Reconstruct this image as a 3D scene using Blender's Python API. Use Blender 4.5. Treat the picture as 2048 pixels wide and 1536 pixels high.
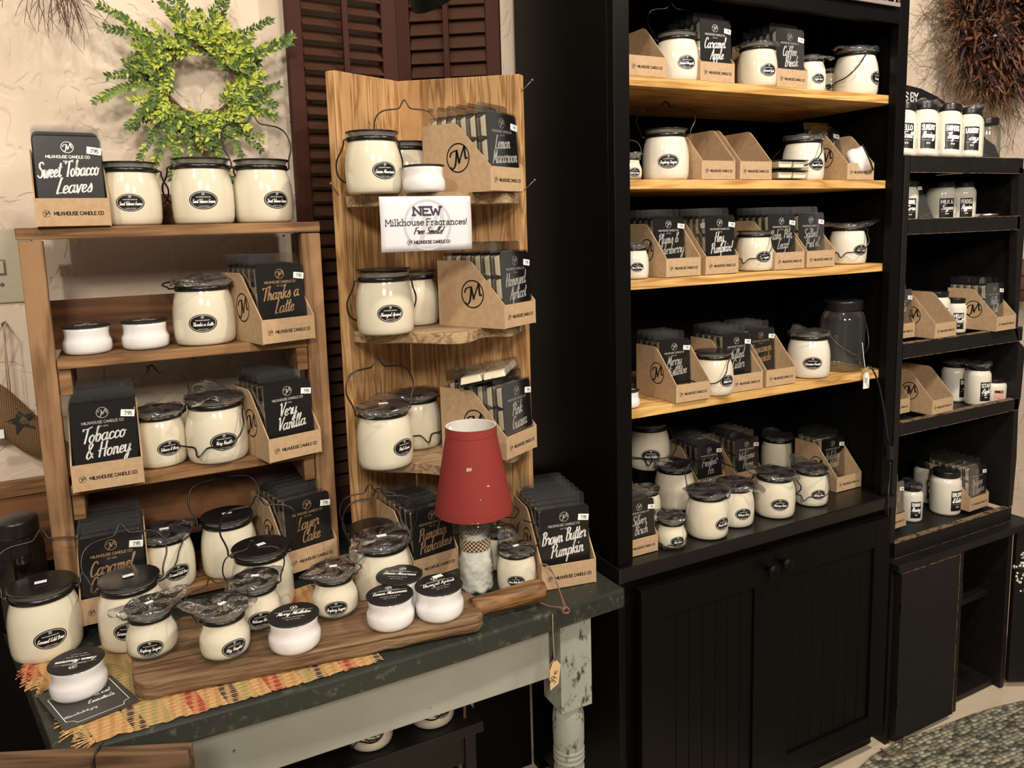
import bpy, bmesh, math, random
from mathutils import Vector, Matrix
PI = math.pi
for o in list(bpy.data.objects): bpy.data.objects.remove(o)
SC = bpy.context.scene
COL = SC.collection
R_ = math.radians

# ------------------------------------------------------------------ camera
YAW, PITCH, ROLL, FPX, CX, CY = 0.4733, 0.1364, -0.0279, 1539.0, 1029.4, 664.8
_cy, _sy = math.cos(YAW), math.sin(YAW); _cp, _sp = math.cos(PITCH), math.sin(PITCH)
_cr, _sr = math.cos(ROLL), math.sin(ROLL)
FW = Vector((_sy*_cp, _cy*_cp, -_sp)); _r = Vector((_cy, -_sy, 0)); _u = _r.cross(FW)
RT = _cr*_r + _sr*_u; UP = -_sr*_r + _cr*_u
CAM = Vector((0, 0, 1.40))
cd = bpy.data.cameras.new('camera'); cam = bpy.data.objects.new('camera', cd); COL.objects.link(cam)
cam.matrix_world = Matrix(((RT.x, UP.x, -FW.x, CAM.x), (RT.y, UP.y, -FW.y, CAM.y), (RT.z, UP.z, -FW.z, CAM.z), (0, 0, 0, 1)))
cd.sensor_width = 36; cd.lens = FPX/2048*36; cd.clip_start = .02
cd.shift_x = (1024-CX)/2048; cd.shift_y = (CY-768)/2048
SC.camera = cam
SC.view_settings.view_transform = 'Standard'; SC.view_settings.look = 'None'
SC.view_settings.gamma = 1; SC.view_settings.use_curve_mapping = False
SC.view_settings.exposure = 0.12

# ------------------------------------------------------------------ light of the shop, plus added front fill
w = bpy.data.worlds.new('world'); SC.world = w; w.use_nodes = True
w.node_tree.nodes['Background'].inputs[0].default_value = (1.0, .90, .76, 1)
w.node_tree.nodes['Background'].inputs[1].default_value = .14

def lamp(name, kind, loc, target, power, size=.1, col=(1, .89, .75), spread=None, size_y=None, blend=.5, angle=60):
    ld = bpy.data.lights.new(name, kind); lo = bpy.data.objects.new(name, ld); COL.objects.link(lo)
    lo.location = loc; lo.rotation_euler = (Vector(target)-Vector(loc)).to_track_quat('-Z', 'Y').to_euler()
    ld.energy = power; ld.color = col
    if kind == 'AREA':
        ld.size = size
        if size_y: ld.shape = 'RECTANGLE'; ld.size_y = size_y
    elif kind == 'SPOT':
        ld.shadow_soft_size = size; ld.spot_size = R_(angle); ld.spot_blend = blend
    else: ld.shadow_soft_size = size
    return lo
lamp('ceiling_lamp_left', 'AREA', (-.85, .05, 2.65), (.25, 1.45, 1.1), 12.5, .09)
lamp('ceiling_lamp_centre', 'AREA', (.45, .10, 2.85), (.6, 1.4, 1.0), 11, .12)
lamp('ceiling_lamp_right', 'AREA', (1.75, .05, 2.8), (1.85, 1.3, .6), 34, .12)
lamp('front_fill_right', 'AREA', (.9, -1.6, 2.35), (1.7, 1.3, .8), 22, .4, (1, .90, .76), size_y=.3)  # added fill, not a shop fixture: brightens the right cupboard from the front
lamp('front_fill', 'AREA', (-.5, -1.40, 2.50), (.8, 1.3, .8), 42, .45, (1, .90, .76), size_y=.35)  # added broad fill from behind the camera, lifts front and left-facing sides

def ray(x, y): return FW + (x-CX)/FPX*RT - (y-CY)/FPX*UP
def onz(x, y, z): d = ray(x, y); return CAM + d*((z-CAM.z)/d.z)
def ony(x, y, Y): d = ray(x, y); return CAM + d*((Y-CAM.y)/d.y)
def xat(px, Y, z):
    # X of the point at depth Y and height z seen in image column px
    X = 0.5
    for _ in range(30):
        v = Vector((X, Y, z))-CAM; q = v.dot(FW); p = CX+FPX*v.dot(RT)/q
        X += (px-p)*q/FPX*.9
    return X
def fwd(p): return (Vector(p)-CAM).dot(FW)

# ------------------------------------------------------------------ materials
def mat(name, col=(.5, .5, .5), rough=.5, metal=0, coat=0, spec=.5, bump=None, var=None, sheen=0, sss=0):
    m = bpy.data.materials.new(name); m.use_nodes = True
    nt = m.node_tree; b = nt.nodes['Principled BSDF']
    b.inputs['Base Color'].default_value = (*col, 1); b.inputs['Roughness'].default_value = rough
    b.inputs['Metallic'].default_value = metal; b.inputs['Coat Weight'].default_value = coat
    b.inputs['Coat Roughness'].default_value = .06
    b.inputs['Specular IOR Level'].default_value = spec
    tc = nt.nodes.new('ShaderNodeTexCoord')
    if var:                                  # (scale, second colour, lo, hi)
        n = nt.nodes.new('ShaderNodeTexNoise'); n.inputs['Scale'].default_value = var[0]; n.inputs['Detail'].default_value = 6
        r = nt.nodes.new('ShaderNodeValToRGB'); r.color_ramp.elements[0].position = var[2]; r.color_ramp.elements[1].position = var[3]
        r.color_ramp.elements[0].color = (*col, 1); r.color_ramp.elements[1].color = (*var[1], 1)
        nt.links.new(tc.outputs['Object'], n.inputs['Vector']); nt.links.new(n.outputs[0], r.inputs[0])
        nt.links.new(r.outputs[0], b.inputs['Base Color'])
    if bump:                                 # (scale, strength)
        n = nt.nodes.new('ShaderNodeTexNoise'); n.inputs['Scale'].default_value = bump[0]; n.inputs['Detail'].default_value = 4
        bp = nt.nodes.new('ShaderNodeBump'); bp.inputs['Strength'].default_value = bump[1]; bp.inputs['Distance'].default_value = .002
        nt.links.new(tc.outputs['Object'], n.inputs['Vector']); nt.links.new(n.outputs[0], bp.inputs['Height'])
        nt.links.new(bp.outputs[0], b.inputs['Normal'])
    return m

def wood(name, c1, c2, axis=0, scale=1.0, rings=14, rough=.55, dist=3.0, fine=.5, bumpd=.0012):
    m = bpy.data.materials.new(name); m.use_nodes = True; nt = m.node_tree; N = nt.nodes; Lk = nt.links.new
    b = N['Principled BSDF']; b.inputs['Roughness'].default_value = rough; b.inputs['Specular IOR Level'].default_value = .3
    tc = N.new('ShaderNodeTexCoord'); mp = N.new('ShaderNodeMapping')
    s = [1.0, 1.0, 1.0]; s[axis] = .09; mp.inputs['Scale'].default_value = [v*scale for v in s]
    Lk(tc.outputs['Object'], mp.inputs[0])
    n1 = N.new('ShaderNodeTexNoise'); n1.inputs['Scale'].default_value = rings; n1.inputs['Detail'].default_value = 3
    n1.inputs['Distortion'].default_value = dist*.15
    Lk(mp.outputs[0], n1.inputs['Vector'])
    # growth rings: folded noise
    mu = N.new('ShaderNodeMath'); mu.operation = 'MULTIPLY'; mu.inputs[1].default_value = 9.0; Lk(n1.outputs[0], mu.inputs[0])
    pp = N.new('ShaderNodeMath'); pp.operation = 'PINGPONG'; pp.inputs[1].default_value = .5; Lk(mu.outputs[0], pp.inputs[0])
    m2 = N.new('ShaderNodeMath'); m2.operation = 'MULTIPLY'; m2.inputs[1].default_value = 2.0; Lk(pp.outputs[0], m2.inputs[0])
    n2 = N.new('ShaderNodeTexNoise'); n2.inputs['Scale'].default_value = 160; n2.inputs['Detail'].default_value = 4; Lk(mp.outputs[0], n2.inputs['Vector'])
    mx = N.new('ShaderNodeMath'); mx.operation = 'MULTIPLY_ADD'; mx.inputs[1].default_value = fine; mx.inputs[2].default_value = -.5*fine
    Lk(n2.outputs[0], mx.inputs[0])
    ad = N.new('ShaderNodeMath'); ad.operation = 'ADD'; Lk(m2.outputs[0], ad.inputs[0]); Lk(mx.outputs[0], ad.inputs[1])
    r = N.new('ShaderNodeValToRGB'); r.color_ramp.elements[0].color = (*c2, 1); r.color_ramp.elements[1].color = (*c1, 1)
    r.color_ramp.elements[0].position = .0; r.color_ramp.elements[1].position = .75
    Lk(ad.outputs[0], r.inputs[0])
    n3 = N.new('ShaderNodeTexNoise'); n3.inputs['Scale'].default_value = 9; Lk(tc.outputs['Object'], n3.inputs['Vector'])
    r3 = N.new('ShaderNodeValToRGB'); r3.color_ramp.elements[0].position = .3; r3.color_ramp.elements[1].position = .7
    r3.color_ramp.elements[0].color = (.62, .6, .58, 1); r3.color_ramp.elements[1].color = (1, 1, 1, 1); Lk(n3.outputs[0], r3.inputs[0])
    mm = N.new('ShaderNodeMixRGB'); mm.blend_type = 'MULTIPLY'; mm.inputs[0].default_value = .7
    Lk(r.outputs[0], mm.inputs[1]); Lk(r3.outputs[0], mm.inputs[2]); Lk(mm.outputs[0], b.inputs['Base Color'])
    bp = N.new('ShaderNodeBump'); bp.inputs['Strength'].default_value = .5; bp.inputs['Distance'].default_value = bumpd
    Lk(ad.outputs[0], bp.inputs['Height']); Lk(bp.outputs[0], b.inputs['Normal'])
    return m

def clear(name, tint=(1, 1, 1), gloss=.10, haze=.05, rough=.05, hazecol=(.8, .8, .8), bump=None):
    m = bpy.data.materials.new(name); m.use_nodes = True; nt = m.node_tree; N = nt.nodes; Lk = nt.links.new
    N.remove(N['Principled BSDF']); out = N['Material Output']
    t = N.new('ShaderNodeBsdfTransparent'); t.inputs[0].default_value = (*tint, 1)
    g = N.new('ShaderNodeBsdfGlossy'); g.inputs['Roughness'].default_value = rough
    d = N.new('ShaderNodeBsdfDiffuse'); d.inputs[0].default_value = (*hazecol, 1)
    lw = N.new('ShaderNodeLayerWeight'); lw.inputs[0].default_value = .25
    ad = N.new('ShaderNodeMath'); ad.operation = 'MULTIPLY_ADD'; ad.inputs[1].default_value = .5; ad.inputs[2].default_value = gloss
    Lk(lw.outputs['Fresnel'], ad.inputs[0]); ad.use_clamp = True
    m1 = N.new('ShaderNodeMixShader'); m1.inputs[0].default_value = haze; Lk(t.outputs[0], m1.inputs[1]); Lk(d.outputs[0], m1.inputs[2])
    m2 = N.new('ShaderNodeMixShader'); Lk(ad.outputs[0], m2.inputs[0]); Lk(m1.outputs[0], m2.inputs[1]); Lk(g.outputs[0], m2.inputs[2])
    if bump:
        tc = N.new('ShaderNodeTexCoord'); n = N.new('ShaderNodeTexNoise'); n.inputs['Scale'].default_value = bump[0]; n.inputs['Detail'].default_value = 2
        n.inputs['Distortion'].default_value = 1.2
        bp = N.new('ShaderNodeBump'); bp.inputs['Strength'].default_value = bump[1]; bp.inputs['Distance'].default_value = .006
        Lk(tc.outputs['Object'], n.inputs['Vector']); Lk(n.outputs[0], bp.inputs['Height']); Lk(bp.outputs[0], g.inputs['Normal'])
    Lk(m2.outputs[0], out.inputs[0]); return m

def plaster():
    m = mat('plaster', (.70, .58, .46), .75, spec=.2); nt = m.node_tree; N = nt.nodes; Lk = nt.links.new; b = N['Principled BSDF']
    tc = N['Texture Coordinate']
    def noise(s, d, dist=0):
        n = N.new('ShaderNodeTexNoise'); n.inputs['Scale'].default_value = s; n.inputs['Detail'].default_value = d; n.inputs['Distortion'].default_value = dist
        Lk(tc.outputs['Object'], n.inputs['Vector']); return n
    a = noise(7, 3, 1.6)
    rr = N.new('ShaderNodeValToRGB'); e = rr.color_ramp.elements; e[0].position = .485; e[1].position = .515; Lk(a.outputs[0], rr.inputs[0])   # trowelled plateaus
    a2 = noise(60, 5); a3 = noise(18, 4, .5)
    s1 = N.new('ShaderNodeMath'); s1.operation = 'MULTIPLY_ADD'; s1.inputs[1].default_value = .25; Lk(a2.outputs[0], s1.inputs[0]); Lk(rr.outputs[0], s1.inputs[2])
    s2 = N.new('ShaderNodeMath'); s2.operation = 'MULTIPLY_ADD'; s2.inputs[1].default_value = .9; Lk(a3.outputs[0], s2.inputs[0]); Lk(s1.outputs[0], s2.inputs[2])
    bp = N.new('ShaderNodeBump'); bp.inputs['Strength'].default_value = .55; bp.inputs['Distance'].default_value = .003
    Lk(s2.outputs[0], bp.inputs['Height']); Lk(bp.outputs[0], b.inputs['Normal'])
    c = noise(4, 4); cr = N.new('ShaderNodeValToRGB'); cr.color_ramp.elements[0].color = (.61, .50, .39, 1); cr.color_ramp.elements[1].color = (.75, .63, .51, 1)
    cr.color_ramp.elements[0].position = .35; cr.color_ramp.elements[1].position = .6; Lk(c.outputs[0], cr.inputs[0])
    v = N.new('ShaderNodeTexVoronoi'); v.inputs['Scale'].default_value = 19; Lk(tc.outputs['Object'], v.inputs['Vector'])     # old nail holes
    vr = N.new('ShaderNodeValToRGB'); vr.color_ramp.elements[0].position = .035; vr.color_ramp.elements[1].position = .05
    vr.color_ramp.elements[0].color = (.08, .05, .04, 1); Lk(v.outputs['Distance'], vr.inputs[0])
    mm = N.new('ShaderNodeMixRGB'); mm.blend_type = 'MULTIPLY'; mm.inputs[0].default_value = 1; Lk(cr.outputs[0], mm.inputs[1]); Lk(vr.outputs[0], mm.inputs[2])
    Lk(mm.outputs[0], b.inputs['Base Color']); return m

def worn(name, base, chip, lo, hi, scale=30, rough=.45, stretch=(1, 1, 1), bump=.4):
    m = mat(name, base, rough, spec=.35); nt = m.node_tree; N = nt.nodes; Lk = nt.links.new; b = N['Principled BSDF']
    tc = N['Texture Coordinate']; mp = N.new('ShaderNodeMapping'); mp.inputs['Scale'].default_value = stretch; Lk(tc.outputs['Object'], mp.inputs[0])
    n = N.new('ShaderNodeTexNoise'); n.inputs['Scale'].default_value = scale; n.inputs['Detail'].default_value = 9; n.inputs['Roughness'].default_value = .7; Lk(mp.outputs[0], n.inputs['Vector'])
    r = N.new('ShaderNodeValToRGB'); r.color_ramp.elements[0].position = lo; r.color_ramp.elements[1].position = hi
    r.color_ramp.elements[0].color = (*base, 1); r.color_ramp.elements[1].color = (*chip, 1)
    Lk(n.outputs[0], r.inputs[0])
    n2 = N.new('ShaderNodeTexNoise'); n2.inputs['Scale'].default_value = 5; n2.inputs['Detail'].default_value = 5; Lk(mp.outputs[0], n2.inputs['Vector'])
    r2 = N.new('ShaderNodeValToRGB'); r2.color_ramp.elements[0].position = .3; r2.color_ramp.elements[1].position = .7; r2.color_ramp.elements[0].color = (.6, .6, .58, 1); Lk(n2.outputs[0], r2.inputs[0])
    mm = N.new('ShaderNodeMixRGB'); mm.blend_type = 'MULTIPLY'; mm.inputs[0].default_value = .8; Lk(r.outputs[0], mm.inputs[1]); Lk(r2.outputs[0], mm.inputs[2])
    Lk(mm.outputs[0], b.inputs['Base Color'])
    bp = N.new('ShaderNodeBump'); bp.inputs['Strength'].default_value = bump; bp.inputs['Distance'].default_value = .001
    Lk(n.outputs[0], bp.inputs['Height']); Lk(bp.outputs[0], b.inputs['Normal']); return m

def weave(name, col, col2, sx, sy, rough=.9, bump=.6, d2='Y', dis=.8):
    m = mat(name, col, rough, spec=.1); nt = m.node_tree; N = nt.nodes; Lk = nt.links.new; b = N['Principled BSDF']; tc = N['Texture Coordinate']
    w1 = N.new('ShaderNodeTexWave'); w1.bands_direction = 'X'; w1.inputs['Scale'].default_value = sx; w1.inputs['Distortion'].default_value = dis; w1.inputs['Detail Scale'].default_value = 3
    w2 = N.new('ShaderNodeTexWave'); w2.bands_direction = d2; w2.inputs['Scale'].default_value = sy; w2.inputs['Distortion'].default_value = dis; w2.inputs['Detail Scale'].default_value = 3
    Lk(tc.outputs['Object'], w1.inputs['Vector']); Lk(tc.outputs['Object'], w2.inputs['Vector'])
    mu = N.new('ShaderNodeMath'); mu.operation = 'MULTIPLY'; Lk(w1.outputs['Fac'], mu.inputs[0]); Lk(w2.outputs['Fac'], mu.inputs[1])
    r = N.new('ShaderNodeValToRGB'); r.color_ramp.elements[0].position = .1; r.color_ramp.elements[1].position = .5
    r.color_ramp.elements[0].color = (*col2, 1); r.color_ramp.elements[1].color = (*col, 1); Lk(mu.outputs[0], r.inputs[0]); Lk(r.outputs[0], b.inputs['Base Color'])
    bp = N.new('ShaderNodeBump'); bp.inputs['Strength'].default_value = bump; bp.inputs['Distance'].default_value = .0015
    Lk(mu.outputs[0], bp.inputs['Height']); Lk(bp.outputs[0], b.inputs['Normal']); return m

M_ = dict(
 plaster=plaster(),
 floor=mat('concrete', (.56, .45, .33), .8, var=(9, (.66, .55, .42), .35, .7), bump=(60, .4)),
 brown=wood('old_brown_wood', (.33, .18, .078), (.16, .075, .030), 0, 1.0, 10, .6, fine=1.5),
 brownv=wood('old_brown_wood_upright', (.36, .205, .10), (.19, .098, .046), 2, 1.0, 9, .6, fine=1.5),
 binw=wood('weathered_bin_wood', (.17, .10, .055), (.07, .035, .018), 0, 1.0, 10, .7, fine=1.2),
 rail=wood('reddish_wood', (.22, .10, .04), (.10, .042, .018), 0, 1.0, 9, .6, fine=.7),
 pinev=wood('pine_upright', (.62, .37, .17), (.33, .165, .06), 2, 1.0, 24, .5, fine=.35),
 pineh=wood('pine_across', (.56, .35, .16), (.30, .165, .07), 0, 1.0, 14, .5, fine=.35),
 pineshelf=wood('yellow_pine', (.74, .46, .17), (.46, .23, .06), 0, 1.2, 14, .45, fine=.3),
 pineraw=wood('weathered_pine', (.47, .33, .19), (.26, .16, .08), 0, 1.2, 16, .7, fine=.5),
 board=wood('cutting_board_wood', (.25, .155, .085), (.125, .066, .030), 0, 1.3, 9, .6, fine=2.0, bumpd=.003),
 handlew=wood('board_handle_wood', (.27, .135, .055), (.10, .045, .016), 0, 1.6, 12, .42, fine=1.4),
 shutter=mat('dark_red_brown_paint', (.048, .014, .009), .6, spec=.15, bump=(50, .15)),
 louver=mat('brown_louver_paint', (.066, .029, .017), .6, spec=.2, bump=(50, .15)),
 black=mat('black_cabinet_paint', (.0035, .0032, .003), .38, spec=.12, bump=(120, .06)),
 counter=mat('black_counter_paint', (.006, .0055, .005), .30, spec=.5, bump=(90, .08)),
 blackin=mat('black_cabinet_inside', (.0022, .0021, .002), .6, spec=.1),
 blackold=worn('old_black_paint', (.008, .007, .0065), (.018, .014, .012), .5, .8, 40, .5),
 wornedge=worn('rubbed_edge', (.020, .015, .012), (.24, .15, .09), .42, .52, 45, .6),
 tabletop=worn('dark_green_paint', (.030, .035, .029), (.135, .125, .085), .56, .70, 55, .42, (1, 1, 1), .5),
 apron=worn('grey_blue_paint', (.36, .36, .315), (.06, .05, .04), .66, .72, 34, .5, (1, 1, 1), .3),
 legpaint=worn('rubbed_leg_paint', (.33, .35, .30), (.05, .045, .03), .54, .62, 60, .5, (1, 1, .5), .5),
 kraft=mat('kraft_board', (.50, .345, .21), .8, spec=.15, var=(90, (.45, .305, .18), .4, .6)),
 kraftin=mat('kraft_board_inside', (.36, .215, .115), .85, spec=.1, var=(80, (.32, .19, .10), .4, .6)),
 ink=mat('black_ink', (.012, .010, .009), .6, spec=.2),
 wax=mat('cream_wax_glass', (.72, .665, .53), .12, coat=.8, spec=.5),
 waxw=mat('ivory_wax_glass', (.75, .71, .61), .12, coat=.8),
 cube=mat('wax_cube', (.84, .76, .58), .35, spec=.4),
 milk=mat('white_glass', (.80, .78, .78), .14, coat=.6),
 wire=mat('black_wire', (.006, .005, .005), .28, spec=.6),
 lid=mat('black_lid', (.010, .009, .009), .28, spec=.5),
 lidm=mat('black_matte_lid', (.010, .009, .009), .5, spec=.4),
 greyglass=clear('smoky_rim_glass', (.72, .72, .68), .12, .38, .05, (.42, .42, .38)),
 glass=clear('clear_glass', (.93, .94, .92), .07, .02, .03),
 darkglass=clear('dark_glass', (.25, .22, .18), .06, .03, .04, (.1, .08, .05)),
 plasticf=clear('clear_front_sheet', (.99, .99, .99), .004, .0, .12, (.7, .7, .7)),
 plastic=clear('clear_plastic', (.97, .97, .97), .05, .006, .08, (.7, .7, .7)),
 wrap=clear('shrink_wrap', (.96, .96, .97), .07, .075, .10, (.6, .6, .64), (20, .35)),
 card=mat('black_card', (.011, .0105, .0105), .30, spec=.4),
 cardm=mat('charcoal_paper', (.045, .042, .038), .5),
 white=mat('white_print', (.85, .84, .82), .5),
 gold=mat('copper_foil_print', (.72, .46, .26), .3, metal=.6),
 silver=mat('silver_foil_print', (.75, .72, .68), .3, metal=.4),
 sticker=mat('white_sticker', (.86, .86, .84), .5),
 paper=mat('white_paper', (.68, .67, .72), .7),
 grayprint=mat('pale_grey_print', (.50, .49, .53), .7),
 navy=mat('dark_purple_ink', (.03, .015, .05), .6),
 shade=mat('red_lamp_shade', (.25, .035, .030), .7, bump=(220, .25), spec=.2),
 shadein=mat('white_shade_lining', (.72, .70, .66), .7),
 brass=mat('aged_brass', (.30, .23, .08), .38, metal=.7),
 cotton=mat('white_cotton', (.82, .80, .76), .9, bump=(90, 1.0), spec=.1),
 metal=mat('brushed_metal', (.62, .58, .54), .32, metal=1),
 pewter=mat('pewter_metal', (.33, .28, .25), .5, metal=.4, bump=(60, .4)),
 nail=mat('steel_nail', (.30, .26, .22), .4, metal=.8),
 cord=mat('leather_cord', (.19, .10, .07), .6),
 twine=mat('twine', (.45, .33, .20), .9),
 tag=mat('kraft_tag', (.62, .42, .22), .8),
 bark=mat('bare_twig', (.12, .055, .035), .8),
 vine=mat('pale_vine', (.26, .155, .08), .8),
 pod=mat('brown_pod', (.10, .038, .020), .45, var=(30, (.21, .085, .04), .4, .7)),
 podd=mat('dark_brown_pod', (.035, .016, .012), .45),
 leafa=mat('leaf_dark', (.075, .13, .030), .5), leafb=mat('leaf_mid', (.17, .25, .045), .5), leafc=mat('leaf_lime', (.46, .52, .07), .5),
 berry=mat('white_berry', (.85, .82, .74), .4),
 burlap=weave('burlap', (.34, .22, .11), (.13, .075, .035), 95, 95, d2='Z', dis=.25),
 beige=mat('switch_plate', (.46, .42, .30), .45, bump=(60, .2)),
 screw=mat('screw', (.2, .17, .12), .4, metal=.7),
 cable=mat('black_cable', (.01, .01, .01), .4),
 bcable=mat('brown_cable', (.16, .09, .055), .5),
 rug=None, tan=weave('runner_tan', (.66, .40, .18), (.42, .24, .10), 22, 95),
 red=weave('runner_red', (.30, .035, .03), (.46, .20, .10), 22, 60), blk=weave('runner_black', (.022, .024, .026), (.40, .25, .12), 22, 60),
 olive=weave('runner_olive', (.33, .28, .10), (.45, .30, .14), 22, 80), peach=weave('runner_peach', (.66, .38, .20), (.03, .03, .03), 22, 60),
 yellow=mat('yellow_sticker', (.62, .48, .09), .5), leather=mat('brown_leather', (.12, .05, .035), .5, bump=(40, .3)),
 redprint=mat('red_print', (.55, .08, .03), .5), pink=mat('pink_paper', (.62, .36, .29), .7),
)
# ------------------------------------------------------------------ mesh helpers
class MB:
    def __init__(s): s.v = []; s.f = []; s.m = []; s.s = []
    def add(s, vs, fs, mi=0, smooth=False):
        o = len(s.v); s.v += [tuple(x) for x in vs]
        for f in fs: s.f.append(tuple(i+o for i in f)); s.m.append(mi); s.s.append(smooth)
        return s
    def box(s, x0, x1, y0, y1, z0, z1, mi=0, rot=0, org=(0, 0), T=None):
        vs = [(x, y, z) for z in (z0, z1) for y in (y0, y1) for x in (x0, x1)]
        if rot:
            c, n = math.cos(rot), math.sin(rot); vs = [(org[0]+(x-org[0])*c-(y-org[1])*n, org[1]+(x-org[0])*n+(y-org[1])*c, z) for x, y, z in vs]
        if T: vs = [tuple(T @ Vector(v)) for v in vs]
        return s.add(vs, [(0, 2, 3, 1), (4, 5, 7, 6), (0, 1, 5, 4), (2, 6, 7, 3), (0, 4, 6, 2), (1, 3, 7, 5)], mi)
    def prism(s, poly, h0, h1, axis='z', mi=0):
        # poly: list of 2D points, extruded along axis
        def P(a, b, h): return {'z': (a, b, h), 'y': (a, h, b), 'x': (h, a, b)}[axis]
        n = len(poly); vs = [P(a, b, h0) for a, b in poly]+[P(a, b, h1) for a, b in poly]
        fs = [tuple(range(n-1, -1, -1)), tuple(range(n, 2*n))]+[(i, (i+1) % n, n+(i+1) % n, n+i) for i in range(n)]
        return s.add(vs, fs, mi)
    def lathe(s, prof, c=(0, 0, 0), n=32, mi=0, cap0=True, cap1=True, axis=None):
        vs = []; fs = []
        for r, z in prof:
            for k in range(n):
                a = 2*PI*k/n; vs.append((r*math.cos(a), r*math.sin(a), z))
        for i in range(len(prof)-1):
            for k in range(n):
                k2 = (k+1) % n; fs.append((i*n+k, i*n+k2, (i+1)*n+k2, (i+1)*n+k))
        if cap0: fs.append(tuple(range(n-1, -1, -1)))
        if cap1: fs.append(tuple((len(prof)-1)*n+k for k in range(n)))
        if axis is not None: vs = [tuple(axis @ Vector(v)) for v in vs]
        vs = [(x+c[0], y+c[1], z+c[2]) for x, y, z in vs]
        return s.add(vs, fs, mi, True)
    def tube(s, pts, r, n=6, closed=False, mi=0, taper=None):
        pts = [Vector(p) for p in pts]; L = len(pts); vs = []; fs = []; prev = None
        for i, p in enumerate(pts):
            if closed: t = pts[(i+1) % L]-pts[i-1]
            else: t = pts[min(i+1, L-1)]-pts[max(i-1, 0)]
            if t.length < 1e-9: t = Vector((0, 0, 1))
            t.normalize()
            a = prev if prev is not None else (Vector((0, 0, 1)) if abs(t.z) < .9 else Vector((1, 0, 0)))
            u = (a-t*a.dot(t))
            if u.length < 1e-6: u = t.orthogonal()
            u.normalize(); v = t.cross(u); prev = u
            rr = r if taper is None else r*(1+(taper-1)*i/max(1, L-1))
            for k in range(n):
                b = 2*PI*k/n; vs.append(p+u*(rr*math.cos(b))+v*(rr*math.sin(b)))
        for i in range(L if closed else L-1):
            j = (i+1) % L
            for k in range(n): fs.append((i*n+k, i*n+(k+1) % n, j*n+(k+1) % n, j*n+k))
        if not closed: fs += [tuple(range(n-1, -1, -1)), tuple((L-1)*n+k for k in range(n))]
        return s.add(vs, fs, mi, True)
    def build(s, name, mats, parent=None, bevel=0, loc=None, solid=0):
        me = bpy.data.meshes.new(name); me.from_pydata(s.v, [], s.f)
        if not isinstance(mats, (list, tuple)): mats = [mats]
        for m in mats: me.materials.append(m)
        me.polygons.foreach_set('material_index', s.m); me.polygons.foreach_set('use_smooth', s.s); me.update()
        o = bpy.data.objects.new(name, me); COL.objects.link(o)
        if parent: o.parent = parent
        if loc: o.location = loc
        if bevel:
            b = o.modifiers.new('bevel', 'BEVEL'); b.width = bevel; b.segments = 2; b.limit_method = 'ANGLE'; b.angle_limit = R_(40)
        if solid:
            b = o.modifiers.new('thick', 'SOLIDIFY'); b.thickness = solid
        return o

def tag(o, label=None, cat=None, group=None, kind=None):
    if label: o['label'] = label
    if cat: o['category'] = cat
    if group: o['group'] = group
    if kind: o['kind'] = kind
    return o
def thing(name, label, cat, loc=(0, 0, 0), rz=0, group=None):
    o = bpy.data.objects.new(name, None); COL.objects.link(o); o.location = loc; o.rotation_euler = (0, 0, rz)
    o.empty_display_size = .02
    return tag(o, label, cat, group)
def struct(o): o['kind'] = 'structure'; return o
def dup(root, label=None, group=None):
    c = root.copy(); COL.objects.link(c)
    def rec(a, b):
        for ch in a.children:
            d = ch.copy(); COL.objects.link(d); d.parent = b; rec(ch, d)
    rec(root, c)
    if label: c['label'] = label
    if group: c['group'] = group
    return c
def crom(pts, k=4, closed=False):
    # Catmull-Rom through the points
    if len(pts) < 3: return list(pts)
    out = []; n = len(pts); D = len(pts[0])
    for i in range(n if closed else n-1):
        P = [pts[(i+j-1) % n] if closed else pts[min(max(i+j-1, 0), n-1)] for j in range(4)]
        for q in range(k):
            t = q/k
            out.append(tuple(.5*(2*P[1][d]+(P[2][d]-P[0][d])*t+(2*P[0][d]-5*P[1][d]+4*P[2][d]-P[3][d])*t*t+(3*P[1][d]-P[0][d]-3*P[2][d]+P[3][d])*t**3) for d in range(D)))
    if not closed: out.append(tuple(pts[-1]))
    return out

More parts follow.
